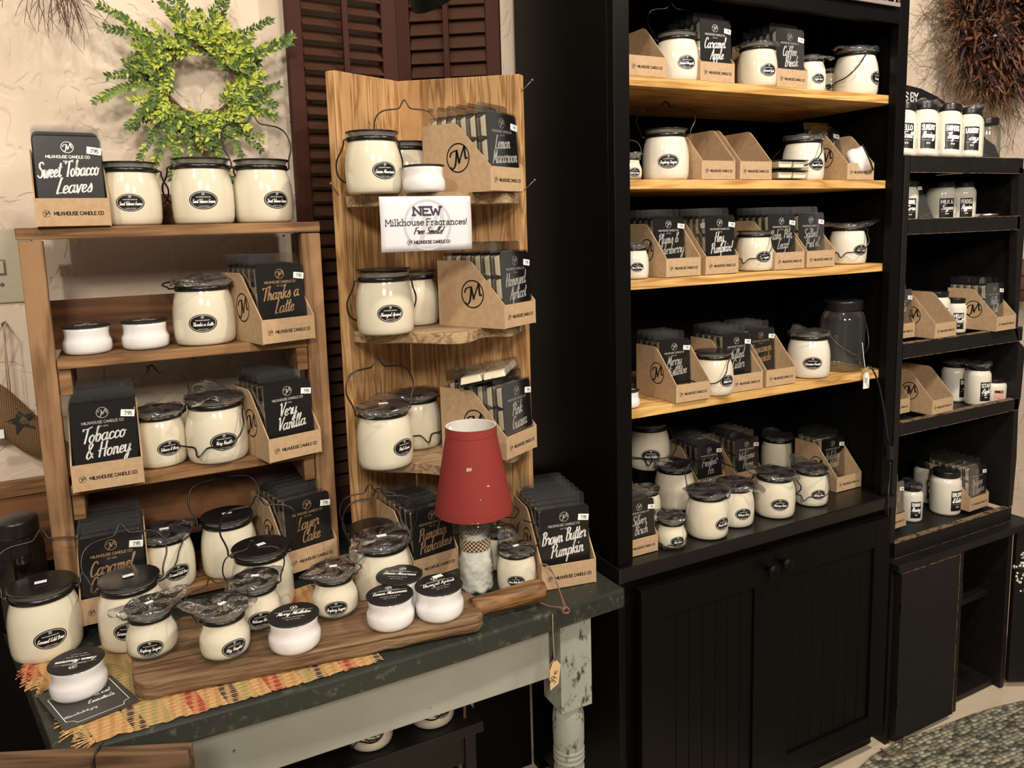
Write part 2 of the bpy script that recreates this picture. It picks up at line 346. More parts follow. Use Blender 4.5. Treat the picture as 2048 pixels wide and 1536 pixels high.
# ------------------------------------------------------------------ lettering: hand-drawn stroke alphabets
def _p(s): return [[tuple(float(c) for c in q.split(',')) for q in st.split()] for st in s.split(';')]
SCR = {}
for k, g, a in [
 ('a', '2.9,3.3 2,4 .8,3.2 .3,1.6 .9,.1 2,.5 2.9,2.6;3.1,4 2.8,1.4 3.2,.1 4.2,.9', 4),
 ('b', '.5,4.6 1.6,8 1.1,7.6 .7,3 .8,.3;.8,2.4 1.9,4 2.8,3.2 2.5,.9 1.5,0 .8,.6', 3.5),
 ('c', '2.5,3.2 1.8,4 .7,3 .4,1.2 1.2,0 2.8,1', 2.9),
 ('d', '2.8,3.2 1.9,4 .7,3 .3,1.3 1.1,0 2.2,.8 2.9,3;3.6,8 3,3.4 2.9,1 3.3,0 4.2,.9', 4),
 ('e', '.5,1.5 1.9,2.2 2.4,3.3 1.7,4 .8,3.2 .4,1.4 1.2,0 2.9,1', 2.9),
 ('f', '3,7 2.4,8 1.6,6.4 1.1,2 .8,-2.4 .2,-3.6;.1,3.4 2.6,4', 2.6),
 ('g', '2.9,3.3 2,4 .8,3.2 .3,1.6 .9,.1 2,.5 2.9,2.6;3.2,4 2.9,0 2.2,-3.2 1.1,-4 .6,-2.8 2,-.8 4,.9', 3.9),
 ('h', '.5,4.6 1.7,8 1.1,7.2 .6,0;.7,1.6 1.9,3.9 2.6,3.4 2.5,1 2.9,0 3.7,.9', 3.6),
 ('i', '.6,4 .4,1.2 .9,0 1.8,.9;.9,5.7 1.1,6.2', 1.8),
 ('k', '.5,4.6 1.7,8 1.1,7.2 .5,0;2.8,4 .9,2 1.6,1.7 2.4,.2 3.4,.9', 3.2),
 ('l', '.4,2.4 1.5,6.2 1.7,8 1.1,7.4 .6,3 .6,.8 1.1,0 2,.9', 1.9),
 ('m', '.3,3.3 .8,4 .5,0;.6,1.8 1.7,3.9 2.2,3.4 2,0;2.1,1.8 3.2,3.9 3.8,3.3 3.6,1 4,0 4.8,.9', 4.7),
 ('n', '.3,3.3 .8,4 .5,0;.6,1.8 1.8,3.9 2.5,3.3 2.4,1 2.8,0 3.6,.9', 3.5),
 ('o', '1.9,4 .7,3.2 .3,1.5 1,0 2.2,.5 2.7,2.6 1.9,4 2.4,3.1 3.4,3.4', 3.2),
 ('p', '.4,3.3 .9,4 .6,0 .1,-3.9;.7,2.2 1.9,4 2.8,3 2.4,.8 1.4,.1 .8,.7', 3.2),
 ('r', '.2,3.0 .9,4.5 1.3,3.6 2.2,3.7 1.9,1.2 2.3,0 3,.9', 2.8),
 ('s', '.1,.8 1.4,3 1.8,4.4 2.3,2.4 2.2,.6 1.2,-.1 .4,.6', 2.6),
 ('t', '1.7,7 .9,3 .7,.9 1.2,0 2.1,.9;.1,4.6 2.5,5.1', 2),
 ('u', '.5,4 .3,1.2 1,0 2,.8 2.7,3.9;2.8,4 2.5,1 2.9,0 3.7,.9', 3.5),
 ('v', '.4,4 .8,.3 1.3,.2 2.4,4 3.2,3.6', 2.8),
 ('w', '.4,4 .6,.3 1.2,.2 2.1,3.6;2.2,3.6 2.3,.3 2.9,.2 3.8,4 4.5,3.6', 4.1),
 ('y', '.5,4 .3,1.2 1,.1 2,.8 2.7,3.9;2.9,4 2.4,-.8 1.5,-3.8 .5,-3.6 1.3,-1.4 3.6,.9', 3.5),
 ('S', '3.8,6.8 2.9,8 1.3,7.2 1.4,5.2 3,3.4 3.1,1.2 1.6,0 .1,1.3', 3.9),
 ('T', '.6,6.6 .4,7.6 2.6,7.5 5,8.3;3,7.6 2.3,3 1.8,0', 3.9),
 ('L', '2.6,7.6 2.2,8 1.3,4 .6,.2 1.6,.3 3.6,.4', 3.4),
 ('V', '.2,7.2 1,8 1.2,3 1.4,.2 2.6,4 4.2,8', 3.6),
 ('H', '1.4,8 1,4 .6,0;4.2,8 3.6,3.4 3.4,0;-.1,3.4 2,4.1 4.6,4.4', 4.6),
 ('C', '3.6,6.5 2.9,8 1.3,6.8 .4,3 1.1,.2 2.7,.6 3.8,2', 3.6),
 ('M', '.1,0 1,4 1.6,8;1.6,8 2,3.4 2.2,1.8;2.2,1.8 3.2,5 4.4,8;4.4,8 4,3 4.2,0 5,.7', 5),
 ('P', '1.4,7.6 1,4 .6,0;.1,6.2 1.6,8 3.5,7.4 3.3,5 1.9,3.6 1,3.8', 3.6),
 ('A', '.1,0 1.4,4 3,8;3,8 3,4 3.2,0 4,.7;.8,2.8 3.3,3.3', 3.9),
 ('G', '3.6,6.6 2.9,8 1.3,6.8 .4,3 1.1,.2 2.7,.8 3.4,3.6 2.2,3.4 4,3.8', 4),
 ('B', '1.4,7.6 1,4 .6,0;.3,6.8 1.8,8 3.4,7 2.7,5 1.3,4.3;1.3,4.3 3.1,4 3.3,1.4 1.9,0 .6,.4', 4),
 ('F', '1.5,7.6 1,3.5 .6,0;.2,7.2 2,7.6 4.2,8.2;.9,4 3.2,4.5', 3.3),
 ('R', '1.4,7.6 1,4 .6,0;.1,6.2 1.6,8 3.5,7.4 3.2,5 1.6,3.9;1.6,3.9 2.6,1.6 4.2,.2', 4),
 ('E', '3.5,7 2.4,8 1.1,7 1.3,5 2.5,4.4;2.5,4.4 .8,3.6 .4,1.4 1.7,0 3.6,1.2', 3.6),
 ('W', '.3,8 .8,.3 2.4,6;2.4,6 3,.3 5,8', 4.8), ('J', '2.8,8 2.2,1 1.2,-.8 .2,.3;1.2,7.6 4,8', 3.2),
 ('&', '3.6,.3 1.5,4.6 1.2,7 2.1,8 2.9,6.8 .8,3.2 .4,1 1.5,0 3.4,2.6', 3.9),
 ('!', '1.5,8 .9,2.4;.6,.4 .6,0', 1.6), (',', '.7,.6 .3,-1', 1.2)]: SCR[k] = (_p(g), a)
BLK = {}
for k, g, a in [
 ('A', '0,0 2.5,8 5,0;.9,2.8 4.1,2.8', 5.8), ('B', '.3,0 .3,8 3.2,8 4.4,6.9 4.4,5.2 3.2,4.2 .3,4.2;3.2,4.2 4.8,3.2 4.8,1 3.4,0 .3,0', 5.6),
 ('C', '4.6,6.4 3.4,8 1.6,8 .3,6.2 .3,1.8 1.6,0 3.4,0 4.6,1.6', 5.4), ('D', '.3,0 .3,8 3,8 4.8,6 4.8,2 3,0 .3,0', 5.8),
 ('E', '4.2,8 .3,8 .3,0 4.3,0;.3,4.2 3.4,4.2', 5.1), ('F', '4.2,8 .3,8 .3,0;.3,4.2 3.4,4.2', 4.9), ('G', '4.6,6.4 3.4,8 1.6,8 .3,6.2 .3,1.8 1.6,0 3.4,0 4.7,1.6 4.7,3.8 2.8,3.8', 5.6),
 ('H', '.3,0 .3,8;4.7,0 4.7,8;.3,4.1 4.7,4.1', 5.8), ('I', '.6,0 .6,8', 2), ('J', '3.4,8 3.4,1.6 2.2,0 1,0 0,1.4', 4.4), ('K', '.3,0 .3,8;4.4,8 .4,3.6;1.6,5 4.6,0', 5.4),
 ('L', '.3,8 .3,0 4,0', 4.7), ('M', '.3,0 .3,8 3,2.4 5.7,8 5.7,0', 6.9), ('N', '.3,0 .3,8 4.7,0 4.7,8', 5.9), ('O', '1.7,0 .3,1.8 .3,6.2 1.7,8 3.5,8 4.9,6.2 4.9,1.8 3.5,0 1.7,0', 6),
 ('P', '.3,0 .3,8 3.2,8 4.5,6.8 4.5,5 3.2,3.8 .3,3.8', 5.2), ('R', '.3,0 .3,8 3.2,8 4.5,6.8 4.5,5.2 3.2,4.1 .3,4.1;2.6,4.1 4.7,0', 5.5),
 ('S', '4.4,6.6 3.2,8 1.4,8 .4,6.8 .6,5 4.1,3.2 4.5,1.4 3.2,0 1.4,0 .2,1.5', 5.3), ('T', '0,8 4.8,8;2.4,8 2.4,0', 5.3), ('U', '.3,8 .3,1.7 1.6,0 3.4,0 4.7,1.7 4.7,8', 5.8),
 ('V', '0,8 2.4,0 4.8,8', 5.3), ('W', '0,8 1.6,0 3.2,6 4.8,0 6.4,8', 7), ('Y', '0,8 2.4,4 4.8,8;2.4,4 2.4,0', 5.2), ('X', '0,8 4.6,0;0,0 4.6,8', 5.2),
 ('&', '4.8,0 1,6 1.4,8 2.8,8 3.2,6.4 .4,3 .4,1 1.6,0 3,0 4.8,3', 5.6), ('!', '.6,8 .6,2.4;.6,.5 .6,0', 1.9), ('.', '.4,.4 .4,0', 1.4), (' ', '', 3.2),
 ('0', '1.5,0 .3,2 .3,6 1.5,8 2.9,8 4.1,6 4.1,2 2.9,0 1.5,0', 5.1), ('1', '.4,6.4 1.8,8 1.8,0', 3), ('2', '.3,6.4 1.4,8 3,8 4,6.6 3.8,4.8 .3,0 4.2,0', 5.1),
 ('3', '.3,7 1.5,8 3,8 4,6.6 3.4,4.6 1.8,4.3;3.4,4.3 4.2,2.2 3,0 1.4,0 .2,1.2', 5.1), ('5', '3.8,8 .6,8 .4,4.6 2.6,5 4.1,3.6 3.8,1 2.4,0 .3,.8', 5.1), ('7', '.2,8 4.2,8 1.6,0', 4.8), ('9', '4,5 2.4,3.6 .5,4.6 .4,7 1.8,8 3.4,7.8 4.1,6 3.4,1.6 2,0', 5.1),
 ('i', '0,4.9 1,4.9 1,0;0,0 2,0;1,6.9 1,7.4', 2.6), ('l', '0,8 1,8 1,0;0,0 2,0', 2.6), ('k', '0,8 1,8 1,0;0,0 2,0;4.2,4.9 1,2.2;2,3 4,0;3.2,0 4.8,0;3.2,4.9 4.8,4.9', 5.4),
 ('h', '0,8 1,8 1,0;0,0 2,0;1,3.6 2.4,5 3.8,4.6 4,3.4 4,0;3.2,0 5,0', 5.5), ('o', '2.2,5 .7,4.2 .2,2.5 .7,.7 2.2,0 3.7,.7 4.2,2.5 3.7,4.2 2.2,5', 5), ('u', '0,4.9 1,4.9 1,1.2 2,0 3.2,.3 4.2,1.6;3.4,4.9 4.2,4.9 4.2,0 5,0', 5.6),
 ('s', '3.2,3.6 2.6,4.8 1.2,5 .4,4 .8,3 3,2.2 3.4,1 2.4,0 1,.1 .3,1.3', 4.2), ('e', '.3,2.7 4,2.7 3.8,4.2 2.2,5 .7,4.2 .2,2.5 .7,.7 2.2,0 3.9,1', 4.8), ('r', '0,4.9 1,4.9 1,0;0,0 2.2,0;1,3.2 2,4.8 3.2,4.6', 3.9),
 ('a', '.6,4.2 2,5 3.4,4.4 3.6,3 3.6,.6 4.4,0;3.6,2.8 1.4,2.7 .3,1.4 1,.1 2.4,.1 3.6,1.2', 5), ('g', '4.4,4.9 3.6,4.9 3.6,-1.4 2.4,-2.6 .8,-2.2;3.6,3.6 2.2,5 .7,4.2 .2,2.5 .7,.9 2.2,.2 3.6,1.4', 5), ('n', '0,4.9 1,4.9 1,0;0,0 2,0;1,3.6 2.4,5 3.8,4.6 4,3.4 4,0;3.2,0 5,0', 5.5),
 ('c', '3.6,3.6 2.2,5 .7,4.2 .2,2.5 .7,.7 2.2,0 3.8,1.2', 4.5)]: BLK[k] = (_p(g) if g else [], a)
def serifs(c):
    g, a = BLK[c]; out = []
    for st in g:
        for (x, y) in (st[0], st[-1]):
            if y in (0.0, 8.0) and c in 'NEWMFIHLKADPTRU': out.append([(x-.9, y), (x+.9, y)])
    return out
def strokes(text, h, font='s', squeeze=1.0, slant=.28, track=0):
    # -> strokes centred on x, baseline y=0; h = cap height
    k = h/8.0; x = 0; out = []
    for c in text:
        if c == ' ': x += 2.6; continue
        G = SCR if font == 's' else BLK
        if c not in G: x += 2; continue
        g, a = G[c]
        for st in g + (serifs(c) if font == 'slab' and c.isupper() else []): out.append([((px+x), py) for px, py in st])
        x += a+track
    sl = slant if font == 's' else 0
    return [[((px-x/2)*k*squeeze+py*k*sl, py*k) for px, py in st] for st in out], x*k*squeeze
def ribbons(mb, sts, w, fn, font='s', mi=0, sm=3):
    # lay flat strokes of width w through fn(u, v) -> 3D
    if font != 's': sts = [[a, b] for st in sts for a, b in zip(st[:-1], st[1:])]
    for st in sts:
        p = crom(st, sm) if (font == 's' and len(st) > 2) else st
        n = len(p); L = []; Rr = []
        for i in range(n):
            a = p[max(i-1, 0)]; b = p[min(i+1, n-1)]; dx, dy = b[0]-a[0], b[1]-a[1]; d = math.hypot(dx, dy) or 1
            ww = w*(.5 if font != 's' else (.32+.34*abs(dy)/d*(1.25 if dy < 0 else .8)))
            if font != 's' and 0 < i < n-1: ww *= 1.15
            nx, ny = -dy/d*ww, dx/d*ww; L.append((p[i][0]+nx, p[i][1]+ny)); Rr.append((p[i][0]-nx, p[i][1]-ny))
        if font != 's' or True:      # square ends a touch beyond the stroke
            for Q in (L, Rr):
                for e, f in ((0, 1), (-1, -2)):
                    dx, dy = Q[e][0]-Q[f][0], Q[e][1]-Q[f][1]; d = math.hypot(dx, dy) or 1
                    Q[e] = (Q[e][0]+dx/d*w*.3, Q[e][1]+dy/d*w*.3)
        vs = [fn(*q) for q in L]+[fn(*q) for q in Rr]
        mb.add(vs, [(i+1, i, n+i, n+i+1) for i in range(n-1)], mi)
def text(mb, s, cx, cy, h, fn, font='s', w=None, squeeze=1.0, width=None, rot=0, mi=0, slant=.28, sm=3):
    st, W = strokes(s, h, font, squeeze, slant)
    if width and W > 0:
        q = width/W; st = [[(x*q, y) for x, y in t] for t in st]
    c, n = math.cos(rot), math.sin(rot)
    st = [[(cx+x*c-y*n, cy+x*n+y*c) for x, y in t] for t in st]
    ribbons(mb, st, w or h*.12, fn, font, mi, sm)
def ring2(mb, cx, cy, rx, ry, w, fn, n=28, mi=0, a0=0, a1=2*PI):
    vs = []; m = n+1
    for i in range(m):
        a = a0+(a1-a0)*i/n; c, s = math.cos(a), math.sin(a)
        vs.append(fn(cx+(rx-w)*c, cy+(ry-w)*s)); vs.append(fn(cx+rx*c, cy+ry*s))
    mb.add(vs, [(2*i, 2*i+1, 2*i+3, 2*i+2) for i in range(n)], mi)
MARK = [[(-.72, .10), (-.62, .34), (-.36, .46), (-.10, .50)], [(-.10, .50), (-.16, -.05), (-.28, -.52), (-.52, -.74), (-.66, -.60)], [(-.10, .50), (.0, .1), (.10, -.34)], [(.10, -.34), (.34, .22), (.60, .74)], [(.60, .74), (.64, .3), (.70, -.08), (.86, -.02)]]
def emblem(mb, cx, cy, r, fn, mi=0, n=26):
    ring2(mb, cx, cy, r, r, r*.095, fn, n, mi)
    ribbons(mb, [[(cx+x*r*.95, cy+y*r) for x, y in s] for s in MARK], r*.115, fn, 's', mi, 3)
def disc2(mb, cx, cy, rx, ry, fn, n=28, mi=0, rings=1):
    vs = [fn(cx, cy)]; fs = []
    for q in range(1, rings+1):
        for i in range(n):
            a = 2*PI*i/n; vs.append(fn(cx+rx*q/rings*math.cos(a), cy+ry*q/rings*math.sin(a)))
    for i in range(n): fs.append((0, 1+i, 1+(i+1) % n))
    for q in range(rings-1):
        for i in range(n): a = 1+q*n+i; b = 1+q*n+(i+1) % n; fs.append((a, a+n, b+n, b))
    mb.add(vs, fs, mi, True)
def brand(mb, cx, cy, h, w, fn, mi=0): text(mb, 'MILKHOUSE CANDLE CO', cx, cy, h, fn, 'b', h*.2, width=w, mi=mi)
# ------------------------------------------------------------------ merchandise builders
CACHE = {}
def part(key, make, name, mats, parent, loc=(0, 0, 0), rot=(0, 0, 0), bevel=0, label=None):
    if key in CACHE:
        src = CACHE[key]; o = src.copy(); COL.objects.link(o); o.parent = parent
        if 'label' in o: del o['label']
    else:
        mb = MB(); make(mb); o = mb.build(name, mats, parent, bevel); CACHE[key] = o
    o.name = name; o.location = loc; o.rotation_euler = rot
    if label: o['label'] = label
    return o
JW = .104                                     # body width of the full-size jar; smaller ones are scaled
def cyl(R, z0=0):                             # wrap (u, v) around a cylinder, u = 0 facing -y
    return lambda u, v: (R*math.sin(u/R), -R*math.cos(u/R), z0+v)
def oval_label(parent, R, z, txt, az, s=1.0):
    f0 = cyl(R+.0003, z); f1 = cyl(R+.0006, z)
    a = .0235*s; b = .0155*s
    lb = part(('oval', R, z, s), lambda m: disc2(m, 0, 0, a, b, f0, 32, 0, 5), 'label', M_['card'], parent, rot=(0, 0, az))
    def mk(m):
        ring2(m, 0, 0, a*.92, b*.90, .0006*s, f1, 32); emblem(m, 0, b*.66, .0024*s, f1, 0, 14)
        text(m, 'MILKHOUSE CANDLE CO', 0, b*.30, .0011*s, f1, 'b', .0003, width=a*1.0)
        ln = max(8, len(txt)); hh = .0062*s
        st, W = strokes(txt, hh, 's', 1, .28); text(m, txt, 0, -b*.30, hh, f1, 's', .0007*s, width=min(W, a*1.55), sm=2)
        text(m, 'NATURAL SOY BLEND', 0, -b*.70, .001*s, f1, 'b', .0002, width=a*.7)
    part(('ovt', R, z, s, txt), mk, 'lettering', M_['white'], lb)
    return lb
JARP = [(0, 0), (.040, 0), (.0465, .0012), (.0495, .005), (.0512, .014), (.052, .030), (.052, .052), (.0508, .066), (.0485, .078), (.0455, .0875), (.0435, .0935), (.0430, .0975)]
MINP = [(0, .004), (.040, .004), (.047, .0055), (.0505, .012), (.052, .022), (.052, .040), (.050, .050), (.0455, .060), (.0425, .068), (.0415, .080), (.0415, .084)]
HAND = [(.0455, 0), (.052, .0), (.0545, .004), (.0545, .010), (.0580, .022), (.0640, .036), (.0655, .048), (.0630, .062), (.0560, .074), (.0440, .081), (.0280, .0835), (.0140, .085), (.0085, .090), (.0040, .099), (0, .103)]
def handle_mesh(m):
    p = crom([(x, 0, z) for x, z in HAND], 4); q = [(-x, y, z) for x, y, z in reversed(p)][1:]
    m.tube(p+q, .0016, 6)
    for sx in (-1, 1): m.tube([(sx*.0455, 0, -.003), (sx*.049, 0, -.003), (sx*.051, 0, 0), (sx*.049, 0, .003), (sx*.0455, 0, .003)], .0012, 6)
def wrap_mesh(seed, r, spike):
    def mk(m):
        rnd = random.Random(seed); n = 56; rr = [0, .35, .7, .95, 1.02, 1.05, 1.06, .99]; zz = [.0034, .0034, .0033, .0030, .0018, -.0010, -.0035, -.007]
        ph = rnd.random()*PI; k = [rnd.uniform(-1, 1) for _ in range(8)]; vs = []
        for i, (a, z) in enumerate(zip(rr, zz)):
            for j in range(n):
                t = 2*PI*j/n
                sp = max(0, math.cos((t-ph)))**10*spike + max(0, math.cos(t-ph-PI*.9))**14*spike*.7
                wob = .02*math.sin(5*t+k[0]*6)+.014*math.sin(9*t+k[1]*6)+.008*math.sin(14*t+k[2]*6)
                f = max(0, (a-.8))*2.6
                q = a*(1+wob*f+sp*f*.9); dz = (.0009*math.sin(5*t+k[3]*5+i)+.0005*math.sin(11*t+i*2)) if i else 0
                zz_ = z+dz*(1+2*a)+(sp*.028*f if spike > 0 else 0)*k[4]+rnd.uniform(-.0003, .0003)
                if f > 0: zz_ += sp*f*.012
                vs.append((r*q*math.cos(t), r*q*math.sin(t), zz_))
        fs = [(i*n+j, i*n+(j+1) % n, (i+1)*n+(j+1) % n, (i+1)*n+j) for i in range(len(rr)-1) for j in range(n)]
        m.add(vs, fs, 0, True)
    return mk
JLOG = []
def jar(label, txt, x0, x1, yb, z, lx=None, kind='L', Y=None, swing=None, hrot=0, wrap=None, stick=True, group=None, lidz=0, W=None, ivory=False, lidtilt=None, dy=0, cat='candle jar'):
    xc = (x0+x1)/2; c = 1/math.sqrt(1+((xc-CX)/FPX)**2); r = .05
    for _ in range(6):
        if Y is None:
            P = onz(xc, yb, z); h = Vector((P.x, P.y, 0)).normalized(); C = P+h*r
        else: C = Vector((xat(xc, Y, z), Y, z))
        Wj = W or (x1-x0)*fwd(C+Vector((0, 0, .04)))/FPX*c; r = Wj/2
    JLOG.append((txt, kind, round(Wj, 3), [round(v, 3) for v in C]))
    s = Wj/JW; phi = math.atan2(-C.x, C.y)
    t = thing('candle_jar', label, cat, (C.x, C.y, z+.0004), phi, group); t.scale = (s, s, s)
    k = (lx-xc)/((x1-x0)/2) if lx is not None else 0
    az = math.asin(max(-.97, min(.97, k)))
    if kind == 'L':
        part('jbody'+str(ivory), lambda m: m.lathe(JARP, n=40, cap0=False, cap1=False), 'jar_body', M_['waxw' if ivory else 'wax'], t)
        part('jrim', lambda m: m.lathe([(.0425, .0975), (.0432, .1005), (.0425, .103), (.0435, .106), (.0465, .1105)], n=36, cap0=False, cap1=False), 'glass_rim', M_['greyglass'], t)
        zb = .0985; rb = .0440; zl = .1105; rl = .0490
    else:
        part('mbody', lambda m: m.lathe(MINP, n=36, cap1=True), 'jar_body', M_['wax'], t)
        part('mbase', lambda m: m.lathe([(.040, 0), (.0485, .0008), (.0515, .006), (.0528, .014)], n=32, cap1=False), 'glass_base', M_['glass'], t)
        part('mrim', lambda m: m.lathe([(.0425, .084), (.0425, .090), (.0455, .097), (.0490, .106)], n=36, cap0=False, cap1=False), 'glass_rim', M_['greyglass'], t)
        zb = .084; rb = .0438; zl = .106; rl = .0505
    part('band'+kind, lambda m: (m.lathe([(rb-.001, -.0045), (rb+.0012, -.004), (rb+.0018, 0), (rb+.0012, .004), (rb-.001, .0045)], n=36, cap0=False, cap1=False)), 'neck_band', M_['wire'], t, (0, 0, zb))
    zl += lidz
    def lidm(m): m.lathe([(0, 0), (rl-.006, -.002), (rl-.001, .0), (rl, .0012), (rl-.001, .0024), (rl-.004, .0026), (0, .0022)], n=44, cap0=False, cap1=False)
    lr = (lidtilt or 0, 0, 0)
    part('lid'+kind, lidm, 'lid', M_['lid'], t, (0, 0, zl), lr)
    if lx is not False: oval_label(t, .052, .040 if kind == 'L' else .030, txt, az, 1.0 if kind == 'L' else 1.15)
    if stick: part('stk'+kind, lambda m: m.box(-.0085, .0085, -.005, .005, 0, .0003), 'price_sticker', M_['sticker'], t, (0, 0, zl+.0042 if wrap is None else zl+.0048), (0, 0, (len(JLOG) % 5)*.25-.3))
    if swing is not None: part('handle', handle_mesh, 'wire_handle', M_['wire'], t, (0, 0, zb), (R_(swing), 0, R_(hrot)))
    if wrap is not None:
        sd, sp = (wrap, 0) if isinstance(wrap, (int, float)) else wrap
        part(('wrap', kind, sd, sp), wrap_mesh(sd, rl, sp), 'plastic_wrap', M_['wrap'], t, (0, 0, zl+.0005), (0, 0, 0))
    return t
TINP = [(0, 0), (.040, 0), (.0475, .002), (.051, .008), (.052, .016), (.052, .026), (.0505, .031), (.0475, .037), (.0468, .045), (.0475, .054), (.0480, .060), (.0445, .062), (0, .062)]
def tin(label, txt, x0, x1, yb, z, Y=None, rot=0, group=None, W=None, stick=False):
    xc = (x0+x1)/2; c = 1/math.sqrt(1+((xc-CX)/FPX)**2); r = .045
    for _ in range(6):
        if Y is None: P = onz(xc, yb, z); C = P+Vector((P.x, P.y, 0)).normalized()*r
        else: C = Vector((xat(xc, Y, z), Y, z))
        Wj = W or (x1-x0)*fwd(C+Vector((0, 0, .03)))/FPX*c; r = Wj/2
    JLOG.append((txt, 'tin', round(Wj, 3), [round(v, 3) for v in C]))
    s = Wj/JW; t = thing('small_candle_tin', label, 'candle', (C.x, C.y, z+.0004), math.atan2(-C.x, C.y), group); t.scale = (s,)*3
    part('tbody', lambda m: m.lathe(TINP, n=40, cap0=False, cap1=False), 'jar_body', M_['milk'], t)
    ld = part('tlid', lambda m: m.lathe([(0, 0), (.050, 0), (.0512, .001), (.0512, .0025), (.050, .0035), (0, .0035)], n=48, cap0=False, cap1=False), 'lid', M_['lidm'], t, (0, 0, .0622), (0, 0, R_(rot)))
    def mk(m):
        f = lambda u, v: (u, v, .0038)
        emblem(m, 0, .027, .0075, f); brand(m, 0, .0155, .0019, .044, f); m.add([f(-.038, .0125), f(.038, .0125), f(.038, .0131), f(-.038, .0131)], [(0, 1, 2, 3)])
        st, W_ = strokes(txt, .012, 's'); text(m, txt, 0, -.002, .0125, f, 's', .0015, width=min(W_, .074), sm=2)
        text(m, 'NATURAL SOY BLEND', 0, -.014, .0022, f, 'b', .0004, width=.044); text(m, 'NET WT 5.5 OZ', 0, -.023, .0022, f, 'b', .0004, width=.03)
    part(('tl', txt), mk, 'lettering', M_['white'], ld)
    if stick: part('tst', lambda m: m.box(-.011, .011, -.006, .006, 0, .0003), 'price_sticker', M_['sticker'], ld, (.012, .034, .0039), (0, 0, .1))
    return t

BW, BD, BF, BB = .102, .155, .044, .124        # display carton
def carton_mesh(m):
    t = .0022; side = [(0, 0), (BD, 0), (BD, BB), (BD*.52, BB), (BD*.47, BB-.003), (BD*.42, BB-.010), (0, BF)]
    for x in (-BW/2, BW/2-t): m.prism(side, x, x+t, 'x', 0)
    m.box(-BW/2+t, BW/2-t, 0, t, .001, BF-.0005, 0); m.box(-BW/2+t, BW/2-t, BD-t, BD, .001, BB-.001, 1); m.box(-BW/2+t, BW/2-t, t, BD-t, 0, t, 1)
def carton(label, x, y, z, rz, group=None, em=True, right=False, W=None, empty=False):
    def cm(m): carton_mesh(m)
    if 'carton' not in CACHE:
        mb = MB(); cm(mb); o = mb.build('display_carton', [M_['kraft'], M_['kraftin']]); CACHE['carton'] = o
    else: o = CACHE['carton'].copy(); COL.objects.link(o)
    for k in ('label', 'category', 'group'):
        if k in o: del o[k]
    o.name = 'display_carton'; o.parent = None; o.location = (x, y, z+.0004); o.rotation_euler = (0, 0, rz); tag(o, label, 'display box', group)
    def fr(m):
        f = lambda u, v: (u, -.0003, v); emblem(m, -.036, .020, .0052, f); brand(m, .008, .0175, .0052, .068, f)
    part('cfront', fr, 'front_lettering', M_['ink'], o)
    if em:
        def sd(m):
            f = lambda u, v: (-BW/2-.0003, -u, v); emblem(m, -.072, .062, .0265, f, 0, 40)
        part('cside', sd, 'side_emblem', M_['ink'], o)
    if right:
        def sr(m):
            f = lambda u, v: (BW/2+.0003, u, v); emblem(m, .072, .062, .0265, f, 0, 40)
        part('csider', sr, 'side_emblem', M_['ink'], o)
    return o
PW, PH = .090, .134
def rrect(w, h, r, z0=0, n=4):
    pts = []
    for cx, cy, a in ((w/2-r, h-r, 0), (-w/2+r, h-r, 90), (-w/2+r, r, 180), (w/2-r, r, 270)):
        for i in range(n+1): b = R_(a+90*i/n); pts.append((cx+r*math.cos(b), z0+cy+r*math.sin(b)))
    return pts
